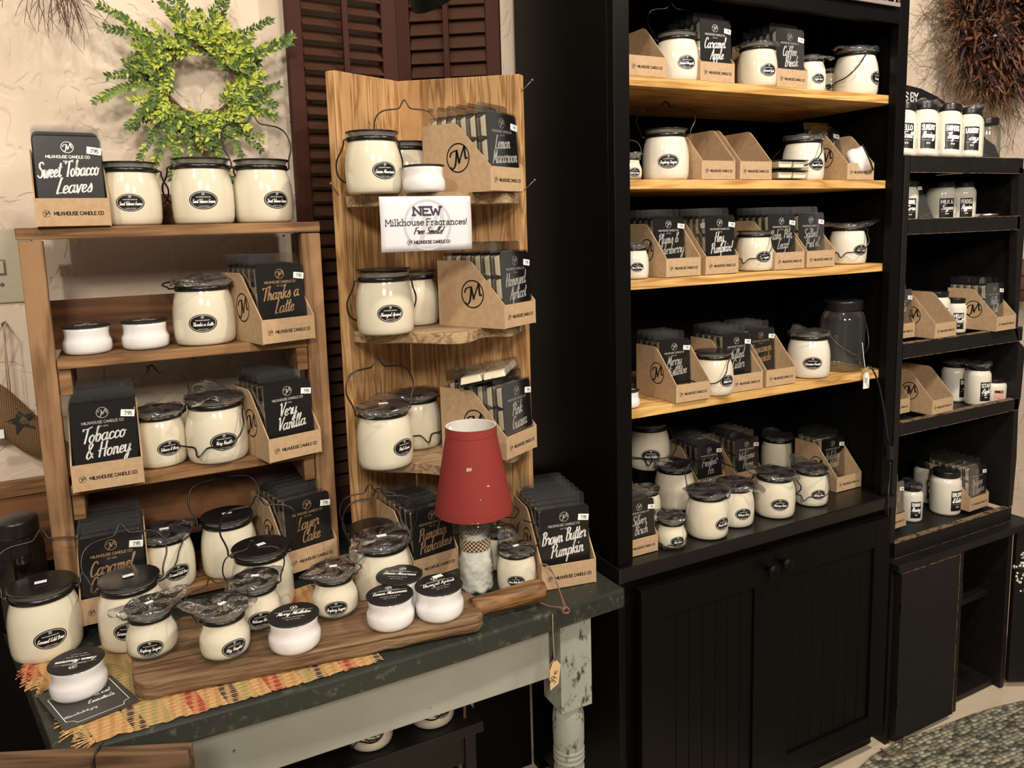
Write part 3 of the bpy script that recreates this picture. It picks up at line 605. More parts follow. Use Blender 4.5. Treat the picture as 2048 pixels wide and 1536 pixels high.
def pack_parts(t, front=None, foil='white', foot=True):
    part('pcard', lambda m: m.prism(rrect(PW, PH, .007), 0, .0012, 'y'), 'card', M_['card'], t)
    def cl(m):
        m.prism(rrect(PW+.004, PH+.003, .008), -.0014, -.0010, 'y', 1); m.prism(rrect(PW+.004, PH+.020, .008), .0190, .0194, 'y')
        x = PW/2+.0015
        for sx in (-1, 1): m.box(sx*x-.0002, sx*x+.0002, -.001, .019, .006, PH-.004)
        m.box(-x+.006, x-.006, -.001, .019, PH+.001, PH+.0014)
    part('pclam', cl, 'clamshell', [M_['plastic'], M_['plasticf']], t)
    def cu(m):
        for i in range(2):
            for j in range(3):
                cx = (-.5+i)*.0455; z0 = .006+j*.0425
                a = [(cx-.0215, .0030, z0), (cx+.0215, .0030, z0), (cx+.0215, .0030, z0+.0385), (cx-.0215, .0030, z0+.0385)]
                b = [(cx-.0185, .0165, z0+.003), (cx+.0185, .0165, z0+.003), (cx+.0185, .0165, z0+.0355), (cx-.0185, .0165, z0+.0355)]
                m.add(a+b, [(0, 1, 2, 3), (7, 6, 5, 4), (0, 4, 5, 1), (1, 5, 6, 2), (2, 6, 7, 3), (3, 7, 4, 0)])
    part('pcube', cu, 'wax_cubes', M_['cube'], t, bevel=.002)
    f = lambda u, v: (u, -.0004, v)
    def logo(m): emblem(m, 0, .117, .0088, f, 0, 22); brand(m, 0, .1005, .0040, .060, f); text(m, 'EST. 2002', 0, .0945, .0022, f, 'b', .0004, width=.014)
    part(('plogo', foil), logo, 'logo_print', M_[foil if foil != 'white' else 'silver'], t)
    part('pstk', lambda m: (m.box(-.010, .010, -.0020, -.0017, -.0055, .0055)), 'price_sticker', M_['sticker'], t, (.036, 0, .112), (0, R_(8), 0))
    if front:
        def fx(m):
            n = len(front)
            for i, s in enumerate(front):
                h = .0235; st, W = strokes(s, h, 's'); wd = min(W*.90, .083)
                text(m, s, (0 if n < 2 else (-.002, .003)[i % 2]), .0725-i*.0250, h, f, 's', .00175, width=wd, rot=R_(4), sm=4)
        part(('ptxt', tuple(front), foil), fx, 'fragrance_lettering', M_[foil], t)
        def ft(m):
            ring2(m, -.033, .014, .010, .010, .0008, f); ring2(m, -.033, .014, .008, .008, .0003, f)
            text(m, 'HIGHLY FRAGRANCED WAX MELTS', .012, .0225, .0021, f, 'b', .0004, width=.056); text(m, 'NET WT 5.5 OZ', .012, .0085, .0021, f, 'b', .0004, width=.050); m.box(-.016, .040, -.0006, -.0003, .0150, .0154)
        part('pfoot', ft, 'small_print', M_['gold'], t)
        part('pprice', lambda m: text(m, '7.95', .001, -.003, .0055, lambda u, v: (u, -.0022, v), 'b', .0009), 'price_lettering', M_['ink'], t, (.036, 0, .112), (0, R_(8), 0))
def pack(label, front, foil, M, group=None, detail=True):
    t = thing('wax_melt_pack', label, 'wax melts', (0, 0, 0), 0, group); t.matrix_world = M; pack_parts(t, front, foil); return t
def fill(o, where, front, n=6, foil='white', off=0):
    n = min(n, int((BD-.026-off)/.0222)+1)
    # a row of packs standing in carton o, the lettered one in front
    K = o.scale.x; base = Matrix.Translation(o.location) @ Matrix.Rotation(o.rotation_euler.z, 4, 'Z')
    rnd = random.Random(int(o.location.x*1000+o.location.z*77)); ts = []
    for i in range(n):
        y = (.0046+off+i*.0222)*K
        M = base @ Matrix.Translation((rnd.uniform(-.0006, .0006), y, .0045*K)) @ Matrix.Rotation(R_(-3.0), 4, 'X') @ Matrix.Scale(K, 4)
        if i == 0: ts.append(pack('lettered wax melt pack, front of the box '+where, front, foil, M))
        else:
            t = thing('wax_melt_pack', 'wax melt pack behind the front one, box '+where, 'wax melts', group='melt packs behind the front one, box '+where); t.matrix_world = M
            pack_parts(t, None, foil); ts.append(t)
    return ts
def box_at(label, fl, fr, z, where=None, front=None, n=6, foil='white', Y=None, rz=None, em=True, right=False, group=None, K=1.0, rx=None, off=0):
    # fl, fr: pixels of the carton's front bottom corners; with Y the carton stands at that depth, turned by rz
    if Y is None:
        a = onz(fl[0], fl[1], z); b = onz(fr[0], fr[1], z); r = math.atan2(b.y-a.y, b.x-a.x) if rz is None else R_(rz); c = (a+b)/2; x, y = c.x, c.y
    else: x = xat((fl[0]+fr[0])/2, Y, z); y = Y; r = R_(rz or 0)
    if rx: x = xat(rx, Y, z)-BW*K/2
    JLOG.append((label[:30], 'box', round((onz(fl[0], fl[1], z)-onz(fr[0], fr[1], z)).length, 3) if Y is None else Y, round(math.degrees(r)), [round(x, 3), round(y, 3), z]))
    o = carton(label, x, y, z, r, group, em, right); o.scale = (K, K, K)
    if front: fill(o, where, front, n, foil, off)
    return o

MASP = [(0, 0), (.030, 0), (.036, .002), (.038, .008), (.038, .088), (.0365, .098), (.031, .106), (.0295, .110)]
def mason(label, lines, loc, az=0, s=1.0, hs=1.0, tilt=0, group=None, body='waxw', name='mason_jar_candle', cat='candle jar', wrap=None, lab='card', labw=.036):
    t = thing(name, label, cat, loc, 0, group); t.rotation_euler = (R_(tilt), 0, math.atan2(-loc[0], loc[1])); t.rotation_mode = 'XYZ'; t.scale = (s, s, s*hs)
    part('mab'+body, lambda m: m.lathe(MASP, n=32, cap0=False, cap1=False), 'jar_body', M_[body], t)
    part('malid', lambda m: m.lathe([(.0315, 0)]+[(.0325+.0011*(i % 2), .0015+.002*i) for i in range(8)]+[(.0315, .018), (.028, .0186), (0, .0184)], n=32, cap0=False, cap1=False), 'lid', M_['lid'], t, (0, 0, .107))
    if lines:
        f = cyl(.0385); f2 = cyl(.0388)
        def q(m):
            n = 10; w = labw
            m.add([f(-w/2+w*i/n, v) for v in (.016, .074) for i in range(n+1)], [(i, i+1, n+2+i, n+1+i) for i in range(n)], 0, True)
        lb = part(('malab', lab, labw), q, 'label', M_[lab], t, rot=(0, 0, az))
        def tx(m):
            text(m, lines[0], 0, .058, .011, f2, 'b', .0022, width=labw*.84)
            if len(lines) > 1: text(m, lines[1], 0, .040, .014, f2, 's', .0022, width=labw*.8)
            m.add([f2(-.015+.03*i/6, v) for v in (.0345, .0349) for i in range(7)], [(i, i+1, 8+i, 7+i) for i in range(6)]); text(m, 'NET WT', 0, .026, .003, f2, 'b', .0006, width=.009)
        part(('matx', lines, lab), tx, 'lettering', M_['white' if lab == 'card' else 'ink'], lb)
    if wrap is not None: part(('wrapm', wrap), wrap_mesh(wrap, .034, .5), 'plastic_wrap', M_['wrap'], t, (0, 0, .126))
    return t
# ------------------------------------------------------------------ the setting
b = MB(); b.box(-2.5, 6, -1.5, 1.67, -.05, 0); struct(b.build('floor', M_['floor']))
b = MB(); b.box(-2.5, 6, 1.655, 1.75, 0, 3.0); struct(b.build('wall_back', M_['plaster']))
b = MB(); b.box(-1.6, .3, 1.630, 1.654, .935, .962); struct(b.build('trim_1', M_['brown'], bevel=.002))
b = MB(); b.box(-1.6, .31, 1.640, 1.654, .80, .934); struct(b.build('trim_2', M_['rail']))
b = MB(); b.box(-1.6, .855, 1.640, 1.654, .0, .799); struct(b.build('painted_shade_panel', M_['blackin']))  # black sheet added on the wall, stands in for deep shade under the table

# ------------------------------------------------------------------ braided rug
def rugmat():
    m = mat('braided_rug', (.26, .28, .22), .95, spec=.1); nt = m.node_tree; N = nt.nodes; Lk = nt.links.new; bs = N['Principled BSDF']; tc = N['Texture Coordinate']
    mp = N.new('ShaderNodeMapping'); mp.inputs['Rotation'].default_value = (0, 0, .12); mp.inputs['Scale'].default_value = (1, 1.7, 1); Lk(tc.outputs['Object'], mp.inputs[0])
    v = N.new('ShaderNodeTexVoronoi'); v.inputs['Scale'].default_value = 58; v.inputs['Randomness'].default_value = .55; Lk(mp.outputs[0], v.inputs['Vector'])
    r = N.new('ShaderNodeValToRGB'); e = r.color_ramp.elements; e[0].color = (.115, .115, .085, 1); e[1].color = (.44, .40, .30, 1); e[0].position = .2; e[1].position = .75
    Lk(v.outputs['Color'], r.inputs[0]); mm = N.new('ShaderNodeMixRGB'); mm.blend_type = 'MULTIPLY'; mm.inputs[0].default_value = .8
    r2 = N.new('ShaderNodeValToRGB'); r2.color_ramp.elements[0].color = (1, 1, 1, 1); r2.color_ramp.elements[1].color = (.15, .15, .15, 1); r2.color_ramp.elements[0].position = .35; r2.color_ramp.elements[1].position = .75
    Lk(v.outputs['Distance'], r2.inputs[0]); Lk(r.outputs[0], mm.inputs[1]); Lk(r2.outputs[0], mm.inputs[2]); Lk(mm.outputs[0], bs.inputs['Base Color'])
    bp = N.new('ShaderNodeBump'); bp.invert = True; bp.inputs['Distance'].default_value = .006; bp.inputs['Strength'].default_value = 1; Lk(v.outputs['Distance'], bp.inputs['Height']); Lk(bp.outputs[0], bs.inputs['Normal'])
    return m
b = MB(); pts = [(1.55, 1.205), (1.95, 1.207), (2.22, 1.165), (2.6, 1.05), (2.9, .8), (3.0, .4), (2.7, -.3), (2.2, -.6), (1.3, -.6), (1.0, .2), (1.25, .95)]
b.prism(crom(pts, 4, True), .0, .010)
tag(b.build('braided_rug', rugmat(), bevel=.004), 'oval grey green braided rug on the concrete floor before the right cupboard', 'rug')

# ------------------------------------------------------------------ work table
TZ = .77
t = thing('work_table', 'old table with chipped dark green top and pale grey apron', 'table', (.3, 1.3, 0))
def tb(x0, x1, y0, y1, z0, z1): return (x0-.3, x1-.3, y0-1.3, y1-1.3, z0, z1)
b = MB(); P = [(-.42, -.262), (-.1, -.272), (.134, -.270), (.434, -.255), (.440, -.250), (.437, -.235), (.425, .30), (-.55, .30)]
b.prism(P, TZ-.034, TZ); b.build('table_top', M_['tabletop'], t, bevel=.004)
b = MB(); b.box(*tb(-.08, .60, 1.075, 1.097, .63, TZ-.0345)); b.build('apron', M_['apron'], t, bevel=.001)
b = MB(); b.box(*tb(.655, .675, 1.11, 1.53, .63, TZ-.0345)); b.build('apron', M_['apron'], t)
def leg(x, y):
    b = MB(); b.box(x-.031, x+.031, y-.031, y+.031, .565, TZ-.0345)
    b.lathe([(.024, 0), (.028, .03), (.020, .06), (.017, .12), (.026, .30), (.0275, .44), (.026, .4401), (.026, .452), (.0285, .456), (.026, .460), (.0285, .466), (.026, .470), (.0285, .475), (.026, .479), (.028, .49), (.0282, .535), (.024, .566)], (x, y, 0), 28)
    b.build('leg', M_['legpaint'], t, bevel=.0015)
for lx, ly in ((.345, -.208), (-.38, -.19), (.33, .25), (-.42, .25)): leg(lx, ly)

# ------------------------------------------------------------------ wooden stepped shelf on the left
WY = 1.40; WX0, WX1 = -.132, .330
r1, r2, r3, r4 = 1.419, 1.212, 1.004, .792
t = thing('wooden_display_shelf', 'tall open shelf of old brown boards standing on the left of the table', 'shelf', (.1, WY, TZ))
def wb(b, x0, x1, y0, y1, z0, z1, mi=0): b.box(x0-.1, x1-.1, y0-WY, y1-WY, z0-TZ, z1-TZ, mi); return b
for nm, a0, a1 in (('side_post', WX0, WX0+.033), ('side_post', WX1-.034, WX1)):
    b = MB(); wb(b, a0, a1, WY+.002, WY+.022, TZ+.001, r1-.020); b.build(nm, M_['brownv'], t, bevel=.002)
for a0, a1 in ((WX0+.001, WX0+.017), (WX1-.018, WX1-.001)):
    b = MB(); wb(b, a0, a1, WY+.0225, WY+.175, TZ+.001, r1-.020); b.build('side_board', M_['brownv'], t, bevel=.0015)
b = MB(); wb(b, WX0-.002, WX1, WY-.001, WY+.175, r1-.0185, r1); b.build('shelf_board', M_['brown'], t, bevel=.002)
for r in (r2, r3, r4): b = MB(); wb(b, WX0+.034, WX1-.035, WY, WY+.165, r-.017, r); b.build('shelf_board', M_['brown'], t, bevel=.002)
for r in (r2, r3):
    for a0, a1 in ((WX0+.034, WX0+.052), (WX1-.055, WX1-.035)):
        b = MB(); wb(b, a0, a1, WY+.006, WY+.16, r-.060, r-.0175); b.build('cleat', M_['brown'], t, bevel=.002)
b = MB(); wb(b, WX0+.018, WX1-.019, WY+.166, WY+.175, r2-.005, r2+.082); b.build('back_rail', M_['rail'], t)
b = MB(); wb(b, WX0+.018, WX1-.019, WY+.166, WY+.175, r3-.15, r3-.03); b.build('back_rail', M_['rail'], t)
b = MB(); wb(b, WX0+.018, WX1-.019, WY+.166, WY+.175, r1+.001, r1+.058); b.build('back_rail', M_['rail'], t)

# ------------------------------------------------------------------ corner shelf of light pine
CX_, CY_ = .541, 1.542; LX, LY = .372, 1.400; RX, RY = .712, 1.340
t = thing('pine_corner_shelf', 'light pine corner shelf with rounded tiers standing behind the red lamp', 'shelf', (CX_, CY_, TZ))
def cprism(b, pts, z0, z1): b.prism([(x-CX_, y-CY_) for x, y in pts], z0-TZ, z1-TZ)
def wing(ax, ay, bx, by, th, ztop_a, ztop_b, name, m):
    d = Vector((bx-ax, by-ay, 0)).normalized(); n = Vector((-d.y, d.x, 0))
    if n.y < 0: n = -n
    q = [(ax, ay), (bx, by), (bx+n.x*th, by+n.y*th), (ax+n.x*th, ay+n.y*th)]; vs = [(x-CX_, y-CY_, .001) for x, y in q]; zt = [ztop_a, ztop_b, ztop_b, ztop_a]
    vs += [(x-CX_, y-CY_, z-TZ) for (x, y), z in zip(q, zt)]
    b = MB(); b.add(vs, [(3, 2, 1, 0), (4, 5, 6, 7), (0, 1, 5, 4), (1, 2, 6, 5), (2, 3, 7, 6), (3, 0, 4, 7)]); return b.build(name, m, t, bevel=.002)
wl = wing(LX, LY, CX_+.004, CY_+.0034, .020, 1.684, 1.700, 'left_wing', M_['pinev'])
wing(CX_, CY_+.001, RX, RY, .020, 1.700, 1.688, 'right_wing', M_['pinev'])
def arc(zt):
    e = onz(819, 690.5, 1.195); f = onz(971, 676, 1.195)
    return crom([(LX+.006, LY-.006), (.405, 1.355), (e.x+.01, e.y+.012), (.53, 1.247), (f.x, f.y), (.645, 1.275), (RX-.012, RY-.006)], 5)
for zt in (1.463, 1.216, .972):
    b = MB(); pts = arc(zt)+[(CX_, CY_-.002)]; cprism(b, pts, zt-.020, zt); b.build('tier', M_['pineraw'], t, bevel=.0015)
for (x, y, z) in ((RX, RY, 1.655), (RX, RY, 1.468), (LX, LY, 1.465)):
    b = MB(); s = 1 if x > .6 else -1
    p0 = Vector((x-CX_+.004*s, y-CY_+.004, z-TZ)); p1 = p0+Vector((.016*s, -.016, .020)); b.tube([p0, p1], .0009, 6); b.tube([p1, p1+Vector((.0012*s, -.0012, .0015))], .0028, 8); b.build('nail', M_['nail'], t)

# ------------------------------------------------------------------ dark red louvred shutters against the wall
def shutter(label, ax, ay, bx, by, z0, z1, tiltl, wd=None):
    d = Vector((bx-ax, by-ay, 0)); L = d.length; t = thing('louvered_shutter', label, 'shutter', (ax, ay, z0), math.atan2(d.y, d.x)); H = z1-z0; s = .030
    for x in (0, L-s): b = MB(); b.box(x, x+s, 0, .022, 0, H); b.build('stile', M_['shutter'], t, bevel=.002)
    for z in (0, H-.06): b = MB(); b.box(s, L-s, .002, .020, z, z+.06); b.build('rail', M_['shutter'], t)
    b = MB(); n = int((H-.12)/.0290); a = R_(tiltl)
    for i in range(n):
        z = .075+i*.0290; c, q = math.cos(a), math.sin(a); w = .0185
        pr = [(.011-w*c-.002*q, z-w*q+.002*c), (.011-w*c+.002*q, z-w*q-.002*c), (.011+w*c+.002*q, z+w*q-.002*c), (.011+w*c-.002*q, z+w*q+.002*c)]
        b.prism(pr, s+.0005, L-s-.0005, 'x')
    b.build('louvers', M_['louver'], t, bevel=.001)
    b = MB(); b.box(L*.5-.006, L*.5+.006, -.016, -.008, .05, H-.05); b.build('tilt_rod', M_['shutter'], t, bevel=.001)
shutter('dark brown louvred shutter, left leaf with half open slats beside the green wreath', .338, 1.606, .566, 1.622, TZ+.02, 2.14, 40)
shutter('dark brown louvred shutter, right leaf with closed slats beside the black cabinet', .5668, 1.6225, .752, 1.500, TZ+.02, 2.14, 62)

# ------------------------------------------------------------------ black bookcase cabinet
KX0, KX1, KY0, KY1 = .861, 1.698, 1.244, 1.640
t = thing('black_bookcase_cabinet', 'tall black cabinet with pine shelves above two beadboard doors', 'cabinet', (1.28, KY0, 0))
def kb(x0, x1, y0, y1, z0, z1, name, m, bev=.0015, b=None):
    b = b or MB(); b.box(x0-1.28, x1-1.28, y0-KY0, y1-KY0, z0, z1); return b.build(name, M_[m], t, bevel=bev)
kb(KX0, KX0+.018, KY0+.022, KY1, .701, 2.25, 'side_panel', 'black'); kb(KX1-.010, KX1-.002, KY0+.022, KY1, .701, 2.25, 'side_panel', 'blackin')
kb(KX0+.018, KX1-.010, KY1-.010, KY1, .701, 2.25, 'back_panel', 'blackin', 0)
kb(KX0, KX0+.037, KY0, KY0+.0215, .701, 2.25, 'stile', 'black'); kb(KX1-.034, KX1, KY0, KY0+.0215, .701, 2.25, 'stile', 'black')
kb(KX0+.0375, KX1-.0345, KY0+.001, KY0+.0205, 1.842, 1.90, 'top_rail', 'black')
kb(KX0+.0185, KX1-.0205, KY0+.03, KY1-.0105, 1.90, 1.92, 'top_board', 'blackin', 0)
for zt in (1.685, 1.486, 1.286, 1.020): kb(KX0+.0185, KX1-.0105, KY0+.022, KY1-.03, zt-.019, zt, 'shelf_board', 'pineshelf', .001)
kb(KX0-.006, KX1+.006, KY0-.012, KY1, .668, .700, 'counter', 'counter', .003)
kb(KX0, KX0+.018, KY0, KY1, .05, .6675, 'lower_side', 'black'); kb(KX1-.018, KX1, KY0, KY1, .05, .6675, 'lower_side', 'black')
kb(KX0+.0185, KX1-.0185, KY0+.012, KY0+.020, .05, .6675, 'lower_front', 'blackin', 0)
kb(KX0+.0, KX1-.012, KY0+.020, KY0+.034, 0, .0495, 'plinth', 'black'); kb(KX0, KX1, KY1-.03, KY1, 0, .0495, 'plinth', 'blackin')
def kdoor(x0, x1, y, kx):
    H0, H1 = .062, .652; L = x1-x0; b = MB(); f = .058
    for a in (0, L-f): b.box(a, a+f, 0, .020, H0, H1)
    b.box(f, L-f, 0, .020, H1-.070, H1); b.box(f, L-f, 0, .020, H0, H0+.060)
    n = 7; w = (L-2*f)/n
    for i in range(n):
        g = .0016; X = f+i*w; b.prism([(X+.0002, .014), (X+w-.0002, .014), (X+w-.0002, .0085), (X+w-g, .006), (X+g, .006), (X+.0002, .0085)], H0+.0605, H1-.0705, 'z')
    d = b.build('door', M_['black'], t, bevel=.0012, loc=(x0-1.28, y-KY0, 0))
    m = MB(); m.lathe([(.006, 0), (.006, .010), (.008, .013), (.0145, .018), (.0165, .023), (.0140, .028), (.006, .031), (0, .0315)], n=24, axis=Matrix.Rotation(PI/2, 4, 'X')); m.build('knob', M_['black'], d, loc=(kx-x0, 0, H1-.030))
kdoor(KX0+.036, 1.268, KY0-.030, 1.243); kdoor(1.2705, KX1-.022, KY0-.0215, 1.296)
# openwork metal bracket standing on the front of the top rail
b = MB(); X0 = .95; X1 = xat(1800, KY0-.008, 1.878)
b.box(X0, X1, KY0-.009, KY0-.003, 1.8765, 1.885)
for i in range(11):
    cx = X1-.030-i*.046; c = 1.900
    b.tube([(cx+.017*math.cos(2*PI*k/20), KY0-.006, c+.020*math.sin(2*PI*k/20)) for k in range(20)], .0022, 6, True); b.tube([(cx+.028, KY0-.006, 1.885), (cx+.025, KY0-.006, 1.90), (cx+.02, KY0-.006, 1.915)], .0022, 6)
b.tube([(X1-.002, KY0-.006, 1.89), (X1-.004, KY0-.006, 1.905)], .003, 6)
tag(b.build('metal_scroll_bracket', M_['pewter']), 'pewter scrollwork strip fixed along the top of the black cabinet', 'metal trim')

# ------------------------------------------------------------------ old black cupboard on the right
QY = 1.25; QX0, QX1 = 1.712, 2.246
t = thing('old_black_cupboard', 'worn black open cupboard with arched top at the right edge', 'cupboard', (1.95, QY, 0))
def qb(x0, x1, y0, y1, z0, z1, name, m='blackold', bev=.002): b = MB(); b.box(x0-1.95, x1-1.95, y0-QY, y1-QY, z0, z1); return b.build(name, M_[m], t, bevel=bev)
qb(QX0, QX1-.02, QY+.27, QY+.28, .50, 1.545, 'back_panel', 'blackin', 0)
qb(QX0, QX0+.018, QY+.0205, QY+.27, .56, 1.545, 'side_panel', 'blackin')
b = MB(); side = [(0, .555), (0, 1.5185), (.249, 1.5185), (.249, .555)]
b.prism([(y+.0205, z) for y, z in side], QX1-.022-1.95, QX1-.004-1.95, 'x'); b.build('side_panel', M_['blackold'], t)
qb(QX0, QX0+.02, QY, QY+.020, .56, 1.545, 'stile')
b = MB(); st = [(QX1-.022, .56), (QX1-.002, .56), (QX1+.004, .70), (QX1-.002, .84), (QX1+.006, .88), (QX1+.012, 1.02), (QX1-.022, 1.045), (QX1-.030, 1.08), (QX1-.026, 1.36), (QX1-.022, 1.42), (QX1-.050, 1.52), (QX1-.066, 1.52), (QX1-.060, 1.36), (QX1-.044, 1.08), (QX1-.022, 1.04)]
b.prism([(x-1.95, z) for x, z in st], 0, .020, 'y'); b.build('stile', M_['blackold'], t)
ZS = [(1.505, 1.545), (1.355, 1.392), (1.045, 1.083), (.846, .879), (.515, .558)]
for i, (z0, z1) in enumerate(ZS):
    x1 = QX1-.05 if i < 2 else QX1-.005
    b = MB(); b.box(QX0+.0205-1.95, x1-1.95, 0, .018, z0, z1-.0015, 0); b.box(QX0+.0205-1.95, x1-1.95, -.0006, .016, z1-.0015, z1, 1); b.box(QX0+.0205-1.95, x1-1.95, -.0006, .003, z0-.0012, z0, 1)
    b.build('shelf_lip', [M_['blackold'], M_['wornedge']], t)
    qb(QX0+.0205, QX1-.0225, QY+.0185, QY+.269, z1-.026, z1-.014, 'shelf_board', 'blackold', 0)
# arched crest with lettering
arch = [(QX0, 1.546), (QX0, 1.708), (1.76, 1.703), (1.82, 1.688), (1.872, 1.668), (1.94, 1.640), (1.998, 1.612), (2.03, 1.590), (2.065, 1.577), (2.12, 1.574), (QX1-.01, 1.570), (QX1, 1.56), (QX1, 1.546)]
AS = 1.395/1.25; arc2 = [(1.735-1.95, 1.546), (1.735-1.95, 1.4+.308*AS)]+[(x*AS-1.95, 1.4+(z-1.4)*AS) for x, z in arch[1:] if x < 2.10]+[(2.10*AS-1.95, 1.546)]
b = MB(); b.prism(arc2, .145, .157, 'y'); cr = b.build('crest', M_['blackold'], t, bevel=.001)
f = lambda u, v: (u*AS-1.95, .1445, 1.4+(v-1.4)*AS)
m = MB(); text(m, 'CANDLES BY', 1.683, 1.672, .019, f, 'b', .0036, width=.132); m.build('lettering', M_['white'], cr)
m = MB(); text(m, 'Milkhouse', 1.665, 1.640, .03, f, 's', .004, width=.14); m.build('lettering', M_['redprint'], cr)
# base with counter ledge, one closed and one open door
qb(QX0-.004, 2.30, QY-.035, QY+.27, .493, .5145, 'counter', 'blackold', .003)
qb(QX0, QX0+.018, QY-.010, QY+.27, .0, .4925, 'lower_side'); qb(1.966, 2.010, QY-.012, QY+.008, .0, .4925, 'centre_stile')
qb(2.222, 2.240, QY-.010, QY+.27, .0, .4925, 'lower_side'); qb(QX0+.0185, 2.2215, QY+.26, QY+.27, 0, .4925, 'lower_back', 'blackin', 0)
qb(QX0+.0185, 2.2215, QY+.01, QY+.2595, .003, .021, 'lower_shelf', 'blackold'); qb(QX0+.0185, 2.2215, QY+.045, QY+.2595, .268, .285, 'lower_shelf', 'blackold')
b = MB(); b.box(0, .240, 0, .018, .018, .489, 0); b.box(-.0006, .2406, -.0006, .002, .4865, .4895, 1); b.box(.2385, .2406, -.0006, .002, .018, .489, 1)
dr = b.build('door', [M_['blackold'], M_['wornedge']], t, loc=(1.724-1.95, -.030, 0))
m = MB()
for z in (.12, .38): m.box(-.002, .004, -.003, .0, z, z+.030)
m.build('hinge', M_['wire'], dr)
for z in (.345, .10):
    b = MB(); b.prism([(x, z+h) for x, h in ((0, .005), (.005, 0), (.014, 0), (.019, .005), (.019, .050), (.014, .056), (.005, .056), (0, .050))], -.022, -.013, 'y'); b.build('latch', M_['blackold'], t, loc=(1.977-1.95 if z > .2 else 1.962-1.95, 0, 0), bevel=.001)
b = MB(); b.box(0, .25, 0, .018, .02, .489); dq = b.build('open_door', M_['blackold'], t, loc=(2.242-1.95, -.020, 0), bevel=.002); dq.rotation_euler = (0, 0, R_(-28))
# ------------------------------------------------------------------ woven runner, card, cutting board
def runner():
    # warp grid across the table, woven stripes as bands of faces
    t0 = onz(165, 1452, TZ); t1 = onz(60, 1335, TZ); u0 = onz(195, 1492, TZ)
    A = Vector((-.078, 1.044)); B = Vector((.30, 1.040)); Cc = Vector((.27, 1.345)); D = Vector((-.165, 1.290))
    seq = [(.060, 0), (.022, 2), (.040, 3), (.030, 0), (.026, 1), (.030, 0), (.026, 2), (.024, 3), (.024, 0), (.026, 1), (.030, 0), (.022, 3), (.024, 2), (.03, 0), (.026, 1), (.03, 0), (.02, 2)]
    tot = sum(s for s, _ in seq); b = MB(); x = 0; ny = 60; rnd = random.Random(4)
    for wd, mi in seq:
        n = max(2, int(wd/.006))
        vs = []; fs = []
        for i in range(n+1):
            u = (x+wd*i/n)/tot
            for j in range(ny+1):
                v = j/ny; p = (A*(1-u)+B*u)*(1-v)+(D*(1-u)+Cc*u)*v
                if j == 0: p = p+Vector((0, rnd.uniform(-.004, .001)))
                vs.append((p.x, p.y, TZ+.0016+.0006*math.sin((x+wd*i/n)*900)*math.cos(j*PI)))
        for i in range(n):
            for j in range(ny): k = i*(ny+1)+j; fs.append((k, k+ny+1, k+ny+2, k+1))
        b.add(vs, fs, mi); x += wd
    o = b.build('woven_runner', [M_['tan'], M_['red'], M_['blk'], M_['olive']])
    tag(o, 'striped tan, red, black and olive woven cotton runner under the cutting board', 'table runner')
    fr = MB(); fr2 = MB(); cols = [0, 0, 2, 2, 3, 3, 0, 0, 0, 0]
    for i in range(40):
        v = i/39
        if .30 < v < .66: continue
        base = A*(1-v)+D*v; c = 1 if v > .8 else (cols[int(i) % 10]) ; l = rnd.uniform(.012, .026); dx = -l; dy = rnd.uniform(-.010, .004)
        pts = [(base.x+.002, base.y, TZ+.0022), (base.x+dx*.5, base.y+dy*.4+rnd.uniform(-.002, .002), TZ+.0030), (base.x+dx, base.y+dy, TZ+.0022)]
        for q in (-1, 0, 1): (fr if v < .5 else fr2).tube([(x_+.0, y_+q*.0016*(k+.6), z_) for k, (x_, y_, z_) in enumerate(crom(pts, 3))], .0011, 5, mi=c)
    fr.build('fringe', [M_['tan'], M_['red'], M_['blk'], M_['olive']], o); fr2.build('fringe', [M_['tan'], M_['red'], M_['blk'], M_['olive']], o)
runner()
# printed card under the front tin
c0, c1, c2, c3 = [onz(x, y, TZ+.004) for x, y in ((72, 1392), (130, 1463), (281, 1403), (222, 1352))]
b = MB(); b.add([(*c.xy, TZ+h) for h in (.0048, .0056) for c in (c0, c1, c2, c3)], [(3, 2, 1, 0), (4, 5, 6, 7), (0, 1, 5, 4), (1, 2, 6, 5), (2, 3, 7, 6), (3, 0, 4, 7)])
cdm = tag(b.build('printed_card', M_['cardm']), 'dark grey card with white scalloped border lying under the white tin at the table corner', 'card')
ex = (c2-c1); ey = (c0-c1); cen = (c0+c1+c2+c3)/4; wq, hq = ex.length, ey.length; ex.normalize(); ey.normalize()
fcard = lambda u, v: (cen.x+ex.x*u+ey.x*v, cen.y+ex.y*u+ey.y*v, TZ+.0059)
m = MB(); w2, h2, n2 = wq*.42, hq*.40, .010
bd = []
for sx, sy, a in ((1, 1, 180), (-1, 1, 270), (-1, -1, 0), (1, -1, 90)):
    for k in range(7):
        aa = R_(a+90-90*k/6 if True else 0); bd.append((sx*w2+n2*math.cos(aa), sy*h2+n2*math.sin(aa)))
bd.append(bd[0]); ribbons(m, [bd], .0009, fcard, 'b')
for i, s in enumerate(('The Finest', 'Natural and', 'Essentials')): text(m, s, .012, .018-i*.015, .008, fcard, 's', .0009, width=.032)
text(m, 'Milkhouse Candle Company', -.018, -.028, .005, fcard, 's', .0006, width=.04)
m.build('lettering', M_['white'], cdm)

